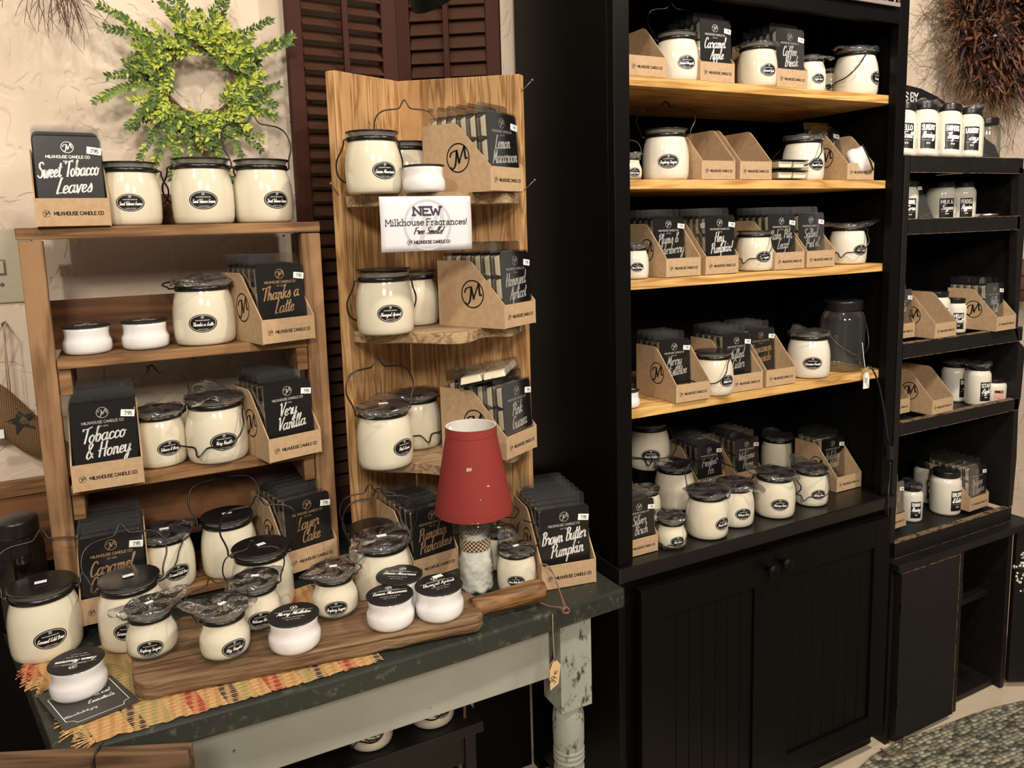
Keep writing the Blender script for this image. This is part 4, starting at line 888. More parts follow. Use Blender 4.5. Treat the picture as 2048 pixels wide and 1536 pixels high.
# cutting board with round handle
BZ = TZ+.0035; BT = .7985
t = thing('cutting_board', 'thick worn wooden cutting board with a round handle lying on the runner', 'cutting board', (.2, 1.12, BZ))
FL = Vector((-.020, 1.102)); FR = Vector((.453, 1.036)); BRr = Vector((.470, 1.122)); BL = Vector((-.010, 1.196))
ang = math.atan2(FR.y-FL.y, FR.x-FL.x); t.rotation_euler = (0, 0, ang)
def loc2(p): d = Vector((p[0]-.2, p[1]-1.12)); c, s = math.cos(-ang), math.sin(-ang); return (d.x*c-d.y*s, d.x*s+d.y*c)
bl = onz(365, 1232, BT); b2 = onz(612, 1205, BT)
poly = [loc2(p) for p in (FL, FR, (FR.x+.012, FR.y+.010), (.480, 1.10), (.468, 1.134), (b2.x+.01, b2.y-.012), (bl.x, bl.y), (-.024, 1.222), (-.030, 1.205), (-.030, 1.12))]
b = MB(); pb = crom(poly, 1, True); rnd = random.Random(2)
per = []
for i in range(len(poly)):
    a = poly[i]; c = poly[(i+1) % len(poly)]; L = math.hypot(c[0]-a[0], c[1]-a[1]); n = max(1, int(L/.02))
    for k in range(n): per.append((a[0]+(c[0]-a[0])*k/n+rnd.uniform(-.001, .001), a[1]+(c[1]-a[1])*k/n+rnd.uniform(-.0012, .0012)))
b.prism(per, 0, BT-BZ); b.build('board', M_['board'], t, bevel=.004)
h0 = loc2((.474, 1.078)); h1 = loc2((.592, 1.078)); z = .013
b = MB(); ax = Vector((h1[0]-h0[0], h1[1]-h0[1], 0)); L = ax.length; ax.normalize()
rot = ax.to_track_quat('Z', 'Y').to_matrix()
b.lathe([(.0165, -.012), (.0165, 0), (.0165, .03), (.0180, .06), (.0195, L-.02), (.0185, L-.006), (.015, L), (0, L+.001)], (h0[0], h0[1], z+.006), 24, axis=rot); b.build('handle', M_['handlew'], t)
b = MB(); hx, hy = h1[0]-.012, h1[1]
b.tube(crom([(hx, hy, z+.024), (hx+.006, hy-.002, z+.050), (hx+.022, hy-.010, z+.046), (hx+.030, hy-.030, z+.012), (hx+.032, hy-.044, z-.012)], 5), .0011, 6)
b.tube(crom([(hx, hy-.012, z-.010), (hx+.014, hy-.028, z-.0125), (hx+.024, hy-.040, z-.010), (hx+.032, hy-.046, z-.0125)], 5), .0011, 6)
b.tube(crom([(hx+.004, hy, z+.050), (hx+.024, hy-.012, z+.040), (hx+.030, hy-.034, z+.010), (hx+.034, hy-.048, z-.010)], 5), .0011, 6)
for k in range(3): b.tube([(hx+.033+.006*math.cos(a+k), hy-.047+.003*math.sin(a*2+k), z-.014+.005*math.sin(a+k)) for a in [2*PI*q/12 for q in range(12)]], .0012, 6, True)
b.build('leather_cord', M_['cord'], t)
# price tag on twine hanging from the cord over the table edge
P = onz(1112, 1232, TZ); tx, ty = P.x, 1.036
t = thing('price_tag', 'small kraft price tag hanging on twine before the table front', 'tag', (tx, ty, .66))
b = MB(); b.tube(crom([(0, 0, .108), (-.001, -.002, .07), (.0, -.003, .030)], 5), .0007, 5); b.tube(crom([(0, -.003, .030), (-.010, -.003, .020), (-.011, -.003, .0), (-.006, -.003, -.008)], 5), .0006, 5); b.build('twine', M_['twine'], t)
b = MB(); pr = [(-.010, -.022), (.006, -.014), (.011, .018), (.004, .028), (-.004, .026), (-.010, .014)]; b.prism(pr, -.0045, -.0038, 'y'); tg = b.build('paper_tag', M_['tag'], t)
m = MB(); f = lambda u, v: (u, -.0048, v); text(m, '39', .001, -.006, .010, f, 'b', .0011, rot=1.2); text(m, '95', .004, .006, .006, f, 'b', .0008, rot=1.2); m.build('lettering', M_['ink'], tg)

# ------------------------------------------------------------------ lamp with red shade
lp = onz(967, 1192, TZ); lx, ly = lp.x, lp.y+.028
t = thing('table_lamp', 'glass jar table lamp with dark red cone shade and gingham band', 'lamp', (lx, ly, TZ+.0004), math.atan2(-lx, ly))
b = MB(); b.lathe([(.025, 0), (.0285, .002), (.0305, .008), (.031, .055), (.029, .070), (.026, .078), (.025, .098), (.027, .108), (.0275, .120), (.024, .126)], n=32, cap1=False); b.build('glass_jar', M_['glass'], t)
b = MB(); rnd = random.Random(1); prof = [(.0, .004), (.026, .004), (.0285, .010)]+[(.0287-.0022*(i % 2)+rnd.uniform(-.0008, .0008), .012+i*.0055) for i in range(10)]+[(.026, .073), (.0225, .080), (.0225, .094), (0, .096)]
b.lathe(prof, n=36, cap0=False, cap1=False)
b.v = [(x*(1+.045*math.sin(5*math.atan2(y, x)+z*190)), y*(1+.045*math.sin(5*math.atan2(y, x)+z*190)), z+.003*math.sin(7*math.atan2(y, x)+z*90)) for x, y, z in b.v]
b.build('cotton_filling', M_['cotton'], t)
def gingham():
    m = mat('gingham', (.5, .36, .22), .9); nt = m.node_tree; N = nt.nodes; Lk = nt.links.new; c = N.new('ShaderNodeTexChecker'); c.inputs['Scale'].default_value = 1; c.inputs['Color1'].default_value = (.03, .018, .014, 1); c.inputs['Color2'].default_value = (.60, .42, .26, 1)
    uv = N.new('ShaderNodeTexCoord'); sp = N.new('ShaderNodeSeparateXYZ'); Lk(uv.outputs['Object'], sp.inputs[0]); at = N.new('ShaderNodeMath'); at.operation = 'ARCTAN2'; Lk(sp.outputs[1], at.inputs[0]); Lk(sp.outputs[0], at.inputs[1])
    m1 = N.new('ShaderNodeMath'); m1.operation = 'MULTIPLY'; m1.inputs[1].default_value = 7.0; Lk(at.outputs[0], m1.inputs[0]); m2 = N.new('ShaderNodeMath'); m2.operation = 'MULTIPLY'; m2.inputs[1].default_value = 290; Lk(sp.outputs[2], m2.inputs[0])
    cb = N.new('ShaderNodeCombineXYZ'); cb.inputs[2].default_value = .5; Lk(m1.outputs[0], cb.inputs[0]); Lk(m2.outputs[0], cb.inputs[1]); Lk(cb.outputs[0], c.inputs['Vector']); Lk(c.outputs[0], N['Principled BSDF'].inputs['Base Color']); return m
b = MB(); b.lathe([(.0268, .0), (.0272, .004), (.0264, .014), (.0272, .020)], n=36, cap0=False, cap1=False); b.build('gingham_band', gingham(), t, loc=(0, 0, .0795))
b = MB(); b.lathe([(.0255, .1262), (.022, .130), (.013, .134), (.011, .142), (.014, .147), (.014, .156), (.009, .160), (.009, .185)], n=24, cap0=False); b.build('brass_socket', M_['brass'], t)
SZ0, SZ1, SR0, SR1 = .146, .296, .0665, .0425
b = MB(); b.lathe([(SR0, SZ0), (SR0+.0004, SZ0+.008), (SR1+.0008, SZ1-.012), (SR1+.0004, SZ1)], n=56, cap0=False, cap1=False); b.lathe([(SR0-.0012, SZ0), (SR1-.0012, SZ1)], n=56, cap0=False, cap1=False, mi=1)
b.lathe([(SR1-.0012, SZ1), (SR1+.0008, SZ1+.0004)], n=56, cap0=False, cap1=False, mi=1); b.lathe([(SR0+.0010, SZ0), (SR0+.0010, SZ0+.009)], n=56, cap0=False, cap1=False); b.lathe([(SR1+.0020, SZ1-.014), (SR1+.0012, SZ1)], n=56, cap0=False, cap1=False)
sh = b.build('lamp_shade', [M_['shade'], M_['shadein']], t)
b = MB(); b.tube([(-SR1+.001, 0, SZ1-.012), (-.01, 0, SZ1-.03), (-.004, 0, SZ1-.045)], .0012, 6); b.tube([(-SR1+.004, .004, SZ1-.004), (-SR1+.010, .004, SZ1-.008)], .004, 8); b.tube([(SR1-.001, 0, SZ1-.012), (.01, 0, SZ1-.03), (.004, 0, SZ1-.045)], .0012, 6); b.build('shade_clip', M_['shadein'], sh)
b = MB(); rc = random.Random(8)
for (u, v, s) in ((-.006, .235, .007), (.026, .205, .004), (.012, .185, .0018), (-.002, .148, .002), (.006, .147, .002)):
    R0 = SR0+(SR1-SR0)*(v-SZ0)/(SZ1-SZ0)+.0012; pts = []
    for k in range(9): a = 2*PI*k/9; q = s*rc.uniform(.5, 1.1); uu = u+q*math.cos(a); vv = v+q*.6*math.sin(a); RR = SR0+(SR1-SR0)*(vv-SZ0)/(SZ1-SZ0)+.0012; pts.append((RR*math.sin(uu/RR), -RR*math.cos(uu/RR), vv))
    b.add(pts, [tuple(range(9))])
b.build('worn_spot', mat('worn_card_spot', (.42, .32, .27), .8), sh)

# ------------------------------------------------------------------ paper sign on the corner shelf
sx0 = onz(853, 500, 1.33); SY = 1.228
p0 = ony(763, 503, SY); p1 = ony(944, 500, SY); p2 = ony(944, 393, SY); p3 = ony(763, 392, SY)
cx = (p0.x+p1.x)/2; sw = (p1.x-p0.x); zt = (p2.z+p3.z)/2; zb = (p0.z+p1.z)/2; sh_ = zt-zb
t = thing('paper_sign', 'white paper sign announcing new fragrances taped to the top tier of the corner shelf', 'sign', (cx, SY, zb))
def fs(e): return lambda u, v: (u, -.002*math.sin((v/sh_)*PI)-.003*math.cos(u/sw*3)-e, v)
b = MB(); f = fs(0); b.add([f(-sw/2+sw*i/12, sh_*j/8) for j in range(9) for i in range(13)], [(j*13+i, j*13+i+1, j*13+i+14, j*13+i+13) for j in range(8) for i in range(12)], 0, True)
sg = b.build('sheet', M_['paper'], t, solid=.0003)
m = MB(); emblem(m, 0, sh_*.48, sh_*.47, fs(.0004), 0, 48); m.build('watermark', M_['grayprint'], sg)
m = MB(); text(m, 'NEW', 0, sh_*.66, sh_*.145, fs(.0010), 'slab', sh_*.034, width=sw*.31); m.build('lettering', M_['navy'], sg)
m = MB(); text(m, 'Milkhouse Fragrances!', 0, sh_*.475, sh_*.115, fs(.0010), 'slab', sh_*.013, width=sw*.90); text(m, 'Free Smells!', 0, sh_*.315, sh_*.12, fs(.0010), 's', sh_*.012, width=sw*.32)
emblem(m, -sw*.205, sh_*.165, sh_*.052, fs(.0010)); text(m, 'MILKHOUSE CANDLE CO', sw*.045, sh_*.14, sh_*.05, fs(.0010), 'slab', sh_*.010, width=sw*.40); m.build('lettering', M_['ink'], sg)

# ------------------------------------------------------------------ wreaths and twigs
def leaf(b, p, d, up, L, W, mi):
    d = d.normalized(); s = d.cross(up).normalized(); n = s.cross(d)
    a, c, e = p, p+d*L*.5, p+d*L
    b.add([a, c+s*W+n*W*.3, e, c-s*W+n*W*.3, c-n*.0002], [(0, 4, 1), (1, 4, 2), (2, 4, 3), (3, 4, 0)], mi)
WC = ony(398, 165, 1.600); rnd = random.Random(11)
t = thing('green_wreath', 'bright green leafy wreath hanging on the plaster wall', 'wreath', (WC.x, 1.600, WC.z))
fo = MB(); stm = MB()
Rw = .062
ring = [(Rw*math.cos(a), rnd.uniform(-.004, .004), Rw*math.sin(a)) for a in [2*PI*k/40 for k in range(40)]]
rb = MB()
for q in range(5): rb.tube([(x*(1+.05*math.sin(k*.7+q*2)), y+.006*math.cos(k*.9+q), z*(1+.05*math.sin(k*.7+q*2))) for k, (x, y, z) in enumerate(ring)], .0022, 6, True)
rb.build('vine_ring', M_['bark'], t)
spr = []
for i in range(230):
    a = rnd.uniform(0, 2*PI); long_ = i < 36
    a = i/36*2*PI+rnd.uniform(-.25, .25) if long_ else a
    tw = rnd.uniform(-.5, .8) if long_ else rnd.uniform(-1.2, 2.0)
    L = rnd.uniform(.065, .128) if long_ else rnd.uniform(.030, .060)
    if long_: L *= {0: 1.0}.get(0, 1)*(1.0+.25*max(0, math.sin(a*2-1.0)))
    r0 = Rw*(rnd.uniform(.95, 1.25) if long_ else rnd.uniform(.85, 1.35)); p = Vector((r0*math.cos(a), rnd.uniform(-.020, .006), r0*math.sin(a)))
    dirv = Vector((math.cos(a+tw), rnd.uniform(-.28, .05), math.sin(a+tw))).normalized(); bend = Vector((-math.sin(a), 0, math.cos(a)))*rnd.uniform(-.1, .35)+Vector((0, 0, -.12))
    n = int(L/.0068); pts = []
    for k in range(n+1):
        pts.append(p.copy()); dirv = (dirv+bend*.09+Vector((rnd.uniform(-.08, .08), rnd.uniform(-.07, .07), rnd.uniform(-.08, .08)))).normalized(); p = p+dirv*.0068; p.y = min(p.y, .045)
    stm.tube([tuple(q) for q in pts], .0007, 4)
    base = rnd.choice([0, 1, 2, 2]) if not long_ else rnd.choice([0, 0, 1])
    for k in range(1, n+1):
        d = (pts[k]-pts[k-1]).normalized(); o = Vector((0, -1, 0)).cross(d).normalized()
        for sgn in (-1, 1, 0):
            if sgn == 0 and k % 2: continue
            u = (d*.75+o*sgn*.8+Vector((0, rnd.uniform(-.7, .15), 0))).normalized(); q = rnd.uniform(.8, 1.25)
            mi = base if rnd.random() < .65 else rnd.choice([0, 1, 2])
            leaf(fo, pts[k], u, Vector((rnd.uniform(-.4, .4), -1, rnd.uniform(-.4, .4))), .0118*q, .0029*q, mi)
fo.build('foliage', [M_['leafa'], M_['leafb'], M_['leafc']], t); stm.build('stems', M_['leafb'], t)

def twigs(b, p, d, L, rnd, r=.0012, depth=0, y0=-.05, y1=.03, bend=.14, step=.012, br=.25, grav=0.0):
    pts = [p.copy()]
    for k in range(int(L/step)):
        d = (d+Vector((rnd.uniform(-bend, bend), rnd.uniform(-bend, bend)*.6, rnd.uniform(-bend, bend)-grav))).normalized(); p = p+d*step; p.y = max(y0, min(y1, p.y)); pts.append(p.copy())
        if depth < 2 and rnd.random() < br: twigs(b, p, (d+Vector((rnd.uniform(-.9, .9), rnd.uniform(-.4, .4), rnd.uniform(-.9, .9)))).normalized(), L*rnd.uniform(.2, .45), rnd, r*.7, depth+1, y0, y1, bend, step, br, grav)
    if len(pts) > 1: b.tube([tuple(q) for q in pts], r, 4, taper=.4)
TC = ony(110, -60, 1.60); rnd = random.Random(5)
t = thing('dried_twig_swag', 'bare brown twigs drooping from above the top left corner of the wall', 'twig decoration', (TC.x, 1.60, TC.z))
b = MB()
for i in range(26):
    a = rnd.uniform(-2.7, -.45); twigs(b, Vector((rnd.uniform(-.02, .02), 0, rnd.uniform(-.01, .02))), Vector((math.cos(a)*1.2, rnd.uniform(-.2, .1), math.sin(a)*.8)), rnd.uniform(.07, .135), rnd, .0008, 0, -.05, .04, .16, .009, .12, .03)
for i in range(16): twigs(b, Vector((rnd.uniform(-.02, .03), -.01, .0)), Vector((rnd.uniform(-.25, .3), 0, -1)), rnd.uniform(.09, .125), rnd, .0009, 1, -.05, .04, .10, .009, .15)
b.build('twigs', M_['bark'], t)
# big brown wreath at the upper right: twig ring outside, curled pods inside
BC = ony(1996, 40, 1.585); rnd = random.Random(21)
t = thing('brown_pod_wreath', 'large brown wreath of curled pods and straw on the wall at the top right', 'wreath', (BC.x, 1.585, BC.z))
b = MB(); R0 = .215
for i in range(1700):
    a = rnd.uniform(0, 2*PI); r0 = R0*rnd.uniform(.28, 1.10); y = rnd.uniform(-.06, .02); p = Vector((r0*math.cos(a), y, r0*math.sin(a)*1.0))
    tw = a+rnd.uniform(-1.3, .9); L = rnd.uniform(.035, .075); d = Vector((math.cos(tw), rnd.uniform(-.7, .0), math.sin(tw))).normalized(); cur = rnd.uniform(-.5, .5); pts = []
    for k in range(6):
        pts.append(tuple(p)); c, s = math.cos(cur*.35), math.sin(cur*.35); d = Vector((d.x*c-d.z*s, d.y, d.x*s+d.z*c)); p = p+d*L/5
    b.tube(pts, rnd.uniform(.0035, .0065), 6, taper=.35, mi=0 if rnd.random() < .6 else 1)
b.build('pods', [M_['pod'], M_['podd']], t)
b = MB()
for i in range(900):
    a = rnd.uniform(0, 2*PI); r0 = R0*rnd.uniform(.90, 1.18); p = Vector((r0*math.cos(a), rnd.uniform(-.02, .03), r0*math.sin(a)))
    tw = a+rnd.uniform(-.9, .9); L = rnd.uniform(.05, .12); d = Vector((math.cos(tw), rnd.uniform(-.3, .1), math.sin(tw)-.25)).normalized(); b.tube([tuple(p), tuple(p+d*L*.5+Vector((rnd.uniform(-.006, .006), 0, rnd.uniform(-.006, .006)))), tuple(p+d*L)], .0009, 4, taper=.5)
b.build('straw', M_['vine'], t)
b = MB(); rnd = random.Random(8)
for i in range(60):
    a = rnd.uniform(PI*.55, PI*1.95); r0 = R0*rnd.uniform(1.15, 1.4); tw = a+rnd.uniform(-1.2, 1.2); twigs(b, Vector((r0*math.cos(a), .02, r0*math.sin(a))), Vector((math.cos(tw), 0, math.sin(tw)-.2)), rnd.uniform(.10, .22), rnd, .0011, 0, -.03, .055, .35, .013, .25)
b.build('tangled_vine', M_['bark'], t)

# ------------------------------------------------------------------ things on the wall at the left
sp0 = ony(0, 458, 1.65); sp1 = ony(76, 602, 1.65)
t = thing('switch_plate', 'large beige switch plate on the wall left of the wooden shelf', 'switch plate', (-.20, 1.648, (sp0.z+sp1.z)/2))
hz = (sp0.z-sp1.z)/2; wx = sp1.x+.20
b = MB(); b.box(-wx*2.2, wx, 0, .006, -hz, hz); b.build('plate', M_['beige'], t, bevel=.002)
s0 = ony(3, 535, 1.645)
b = MB(); b.box(s0.x+.20-.012, s0.x+.20+.004, -.006, .0, s0.z-t.location.z-.011, s0.z-t.location.z+.011, 0); b.build('switch', M_['beige'], t, bevel=.001)
b = MB(); b.box(s0.x+.20-.014, s0.x+.20+.0065, -.0012, -.0002, s0.z-t.location.z-.014, s0.z-t.location.z+.014, 0); b.build('switch_slot', M_['screw'], t)
s1 = ony(4, 570, 1.645); b = MB(); b.lathe([(.0035, 0), (.003, .0012), (0, .0014)], n=14, axis=Matrix.Rotation(PI/2, 4, 'X')); b.build('screw', M_['screw'], t, loc=(s1.x+.20, 0, s1.z-t.location.z))
# stuffed burlap pennant with black star
tc_ = ony(42, 850, 1.612)
t = thing('burlap_star_pillow', 'burlap hanging pillow with a black painted star and twine, left of the wooden shelf', 'wall decoration', (tc_.x, 1.612, tc_.z))
def lp3(x, y, dy=0): p = ony(x, y, 1.612); return Vector((p.x-tc_.x, dy, p.z-tc_.z))
out = [(-60, 752), (0, 768), (40, 800), (78, 836), (112, 860), (118, 905), (82, 915), (50, 905), (0, 872), (-50, 850), (-80, 800)]
op = crom([tuple(lp3(*q)) for q in out], 3, True); c0 = sum((Vector(q) for q in op), Vector())/len(op); n = len(op); vs = []; RR = 6
for side in (-1, 1):
    for i in range(RR+1):
        s = i/RR
        for q in op: v = c0+(Vector(q)-c0)*s; vs.append((v.x, side*.016*math.sqrt(max(0, 1-s*s)), v.z))
fs_ = []
for sd in range(2):
    o = sd*(RR+1)*n
    for i in range(RR):
        for k in range(n): a = o+i*n+k; c = o+i*n+(k+1) % n; fs_.append((a, c, c+n, a+n) if sd == 0 else (a, a+n, c+n, c))
b = MB(); b.add(vs, fs_, 0, True); b.build('pillow', M_['burlap'], t)
stc = lp3(45, 838); b = MB(); pts = []
for k in range(10): a = PI/2+.25+k*PI/5; r = .0265 if k % 2 == 0 else .011; pts.append((stc.x+r*math.cos(a), -.0165, stc.z+r*math.sin(a)))
b.add([(stc.x, -.0172, stc.z)]+pts, [(0, 1+(k+1) % 10, 1+k) for k in range(10)]); b.build('star', mat('faded_black_stencil', (.030, .026, .022), .9, var=(70, (.14, .09, .05), .55, .62)), t)
n0 = lp3(5, 648); b = MB()
b.tube([tuple(n0), tuple(lp3(14, 715, -.004)), tuple(lp3(21, 782, -.002))], .0012, 5); b.tube([tuple(n0+Vector((.004, 0, 0))), tuple(lp3(10, 720)), tuple(lp3(16, 780))], .0010, 5); b.tube([tuple(n0), tuple(lp3(-40, 760))], .0011, 5)
b.build('twine', M_['twine'], t); b = MB(); b.tube([tuple(n0+Vector((0, .036, 0))), tuple(n0+Vector((0, -.006, 0)))], .0022, 8); b.build('nail', M_['nail'], t)
q = ony(2, 868, 1.590); b = MB(); b.box(q.x-.03, q.x+.0045, 1.5895, 1.590, q.z-.008, q.z+.008); tag(b.build('paper_tag', M_['sticker']), 'blank white tag on the burlap pillow at the left edge of the picture', 'tag')

# big glass jar with dark lid behind the first candle jar
t = mason('large clear glass jar with ribbed black lid standing at the left end of the table', None, (xat(50, 1.44, .80), 1.44, TZ+.0004), s=1.0, body='darkglass', name='large_glass_jar', cat='glass jar')
W_ = 108*fwd((t.location.x, 1.44, .95))/FPX*.86; zt = ony(50, 1032, 1.44).z; t.scale = (W_/.066*.88, W_/.066*.88, (zt-TZ)/.126)
b = MB(); f = cyl(.0387); b.add([f(-.012+.024*i/4, v) for v in (.03, .052) for i in range(5)], [(i, i+1, 6+i, 5+i) for i in range(4)]); o = b.build('label', M_['yellow'], t); tag(o, 'yellow sticker')

# plank bin in the foreground, bottom left
z0 = .812; e0 = onz(387, 1483, z0); e1 = onz(-10, 1503, z0); d = (e1-e0); d.z = 0; a = math.atan2(-d.y, -d.x)
t = thing('wooden_bin', 'brown plank bin standing before the table at the bottom left corner', 'wooden bin', (e0.x, e0.y, 0), a)
b = MB(); b.box(-.36, -.108, -.018, 0, .30, z0); b.box(-.106, 0, -.018, 0, .30, z0); b.box(-.36, 0, -.018, 0, .001, .298); b.build('front_board', M_['binw'], t, bevel=.002)
b = MB(); b.box(-.36, -.018, .0005, .012, .001, z0-.25); b.build('rear_board', M_['brown'], t)
b = MB(); wx_ = -.1075
b.tube([(wx_, .006, z0+.0), (wx_+.002, -.004, z0+.003), (wx_, -.020, z0-.002), (wx_-.002, -.0205, z0-.05), (wx_, -.020, z0-.12)], .0012, 6); b.build('wire_loop', M_['wire'], t)

# ------------------------------------------------------------------ step stool and candles under the table
zs = .44; q = onz(968, 1442, zs); 
t = thing('step_stool', 'dark painted step stool standing under the table', 'stool', (q.x, q.y, 0))
b = MB(); b.box(-.42, 0, 0, .20, zs-.022, zs); b.build('stool_top', M_['blackold'], t, bevel=.003)
for x in (-.40, -.035):
    for y in (.015, .17): b = MB(); b.box(x, x+.022, y, y+.022, 0, zs-.0225); b.build('leg', M_['blackold'], t)
b = MB(); b.box(-.375, -.036, .02, .03, zs-.09, zs-.03); b.build('rail', M_['blackold'], t)
# ------------------------------------------------------------------ candles and melts
RZ, BZT = TZ+.0034, BT
# on the table
jar('large cream candle jar with black lid at the left end of the table front', 'Caramel Cold Brew', 25, 176, 1328, TZ, 107, swing=-38, hrot=-8)
jar('large cream candle jar second from the left at the table front, behind a mini jar', 'Caramel Cold Brew', 204, 340, 1307, RZ, 262, swing=-22, hrot=6)
jar('mini candle jar in crinkled wrap on the left end of the cutting board', 'Raspberry Sangria', 257, 362, 1323, BZT, 303, 'S', swing=-100, hrot=0, wrap=(1, 1.2))
jar('mini candle jar on the cutting board second from the left, wire handle leaning back left', 'Hey, Pumpkin!', 403, 506, 1328, BZT, 472, 'S', swing=-62, hrot=14, wrap=(2, 1.1))
jar('mini candle jar with upright handle behind the tin mid cutting board', 'Welcome Home', 470, 568, 1267, BZT, 524, 'S', swing=-12, hrot=4, wrap=(3, .8))
jar('mini candle jar with stiff flat wrap at the cutting board\'s back, right of centre', 'Raspberry Sangria', 628, 719, 1243, BZT, 674, 'S', swing=-95, wrap=(4, 1.4))
tin('white tin with black lid on the front middle of the cutting board', 'Merry Mistletoe', 540, 646, 1315, BZT, rot=-3)
tin('white tin with black lid, front left of the three on the cutting board\'s right', 'Lemon Macaroon', 735, 832, 1269, BZT, rot=4)
tin('white tin with black lid behind the other two tins on the cutting board', 'Lemon Macaroon', 755, 850, 1228, BZT, rot=-18)
tin('white tin with price sticker on its lid, right end of the cutting board', 'Honeyed Apricot', 832, 930, 1251, BZT, rot=22, stick=True)
tin('white tin with black lid standing on the dark card at the table corner', 'Lemon Macaroon', 103, 222, 1407, TZ+.005, rot=165)
jar('large candle jar under crumpled wrap in front of the corner shelf', 'Pumpkin Pancakes', 712, 830, 1222, RZ, False, swing=-8, hrot=5, wrap=(7, .7))
jar('large candle jar with dusty brown lid directly under the corner shelf', 'Pumpkin Pancakes', 697, 803, 1172, TZ, False, W=.088, swing=-10, hrot=0, stick=False)
jar('medium candle jar in pointed wrap right of the lamp base', 'Brown Butter Pumpkin', 995, 1074, 1193, TZ, 1033, swing=-12, hrot=-32, wrap=(5, 1.2))
jar('wrapped candle jar half hidden behind the red lamp shade', 'Brown Butter Pumpkin', 965, 1035, 1165, TZ, False, swing=0, wrap=(6, .5), Y=1.245)
jar('large candle jar on the wooden shelf\'s lowest board, wire handle dropped right', 'Caramel Cold Brew', 283, 398, 1190, r4, 361, swing=138, hrot=-55, wrap=(8, .6))
jar('large candle jar on the lowest board of the wooden shelf beside the right box', 'Layer Cake', 408, 521, 1160, r4, False, swing=-20, hrot=8)
jar('large candle jar with tall upright handle before the lowest board\'s right box', 'Layer Cake', 470, 594, 1240, RZ, False, swing=-5, hrot=-8)
# wooden shelf, top board
B = box_at('kraft box of melts at the left end of the wooden shelf top', (85, 455), (215, 446), r1, 'on top of the wooden shelf', ['Sweet Tobacco', 'Leaves'], Y=WY-.012, rz=3)
jar('large candle jar next to the box on top of the wooden shelf', 'Sweet Tobacco Leaves', 203, 330, 445, r1, 265, Y=WY+.058, swing=-140, hrot=0, stick=False)
jar('middle one of the three large candle jars on top of the wooden shelf', 'Sweet Tobacco Leaves', 347, 474, 441, r1, 411, Y=WY+.058, swing=-140, hrot=0, stick=False)
jar('right one of the three large candle jars on top of the wooden shelf, handle raised', 'Sweet Tobacco Leaves', 471, 590, 438, r1, 557, Y=WY+.066, swing=-14, hrot=24, stick=False)
# second board
tin('left one of the two white tins on the second board of the wooden shelf', 'Layer Cake', 127, 228, 714, r2, Y=WY+.050)
tin('right one of the two white tins on the second board of the wooden shelf', 'Layer Cake', 245, 342, 706, r2, Y=WY+.052)
jar('large candle jar on the wooden shelf\'s second board, handle flat round lid', 'Thanks a Latte', 350, 476, 692, r2, 409, Y=WY+.050, swing=-84, hrot=0, wrap=(9, .9), stick=False)
B = box_at('kraft box of melts at the right end of the second board of the wooden shelf', (541, 684), (651, 671), r2, 'on the second board of the wooden shelf', ['Thanks a', 'Latte'], Y=WY-.038, rz=16, foil='gold', K=.97, rx=637, off=0.014)
# third board
B = box_at('kraft box of melts at the left end of the third board of the wooden shelf', (152, 984), (287, 963), r3, 'at the left of the third board', ['Tobacco', '& Honey'], Y=WY-.045, rz=0)
jar('large candle jar with raised handle on the third board of the wooden shelf', 'Tobacco & Honey', 268, 380, 941, r3, 342, Y=WY+.064, swing=-10, hrot=10, stick=False, wrap=(3, 0))
jar('large candle jar with handle hanging across its label on the third board', 'Very Vanilla', 376, 501, 918, r3, 451, Y=WY+.040, swing=140, hrot=-30, wrap=(10, 1.1), stick=False)
B = box_at('kraft box of melts at the right end of the third board of the wooden shelf', (555, 917), (665, 900), r3, 'at the right of the third board', ['Very', 'Vanilla'], Y=WY-.040, rz=14, K=.97, rx=649, off=0.012)
# lowest board and the table behind the front row
B = box_at('kraft box of melts behind the front jars at the left of the wooden shelf', (182, 1252), (290, 1225), r4, 'before the lowest board', ['Caramel', 'Cold Brew'], foil='gold', rz=0)
B = box_at('kraft box of melts at the right end of the lowest board of the wooden shelf', (572, 1152), (680, 1120), r4, 'at the right of the lowest board', ['Layer', 'Cake'], foil='gold', rz=13, K=.97)
B = box_at('kraft box of melts between the wrapped jar and the lamp under the corner shelf', (828, 1160), (920, 1150), TZ, 'behind the lamp', ['Pumpkin', 'Pancakes'], foil='gold', Y=1.262, rz=8, K=.93)
B = box_at('kraft box of melts at the right end of the table', (1082, 1184), (1195, 1164), TZ, 'at the right end of the table', ['Brown Butter', 'Pumpkin'], off=0.01)
# corner shelf
c1z, c2z, c3z = 1.463, 1.216, .972
jar('candle jar in front on the top tier of the corner shelf', 'Lemon Macaroon', 693, 807, 389, c1z, 772, Y=1.340, swing=-160, hrot=22, stick=False)
jar('candle jar with raised handle at the back of the top tier of the corner shelf', 'Lemon Macaroon', 768, 866, 380, c1z, False, Y=1.432, swing=0, hrot=0, stick=False)
tin('white tin before the box emblem on the corner shelf\'s top tier', 'Lemon Macaroon', 806, 892, 389, c1z, Y=1.292)
B = box_at('kraft box of melts on the top tier of the corner shelf', (985, 390), (1047, 388), c1z, 'on the top tier of the corner shelf', ['Lemon', 'Macaroon'], Y=1.262, rz=28)
jar('candle jar in front on the middle tier of the corner shelf', 'Honeyed Apricot', 715, 831, 662, c2z, 783, Y=1.338, swing=-160, hrot=18, stick=False, lidz=.004)
jar('candle jar at the back of the middle tier of the corner shelf', 'Honeyed Apricot', 780, 880, 645, c2z, False, Y=1.430, stick=False)
B = box_at('kraft box of melts on the middle tier of the corner shelf', (1011, 662), (1073, 651), c2z, 'on the middle tier of the corner shelf', ['Honeyed', 'Apricot'], Y=1.262, rz=28)
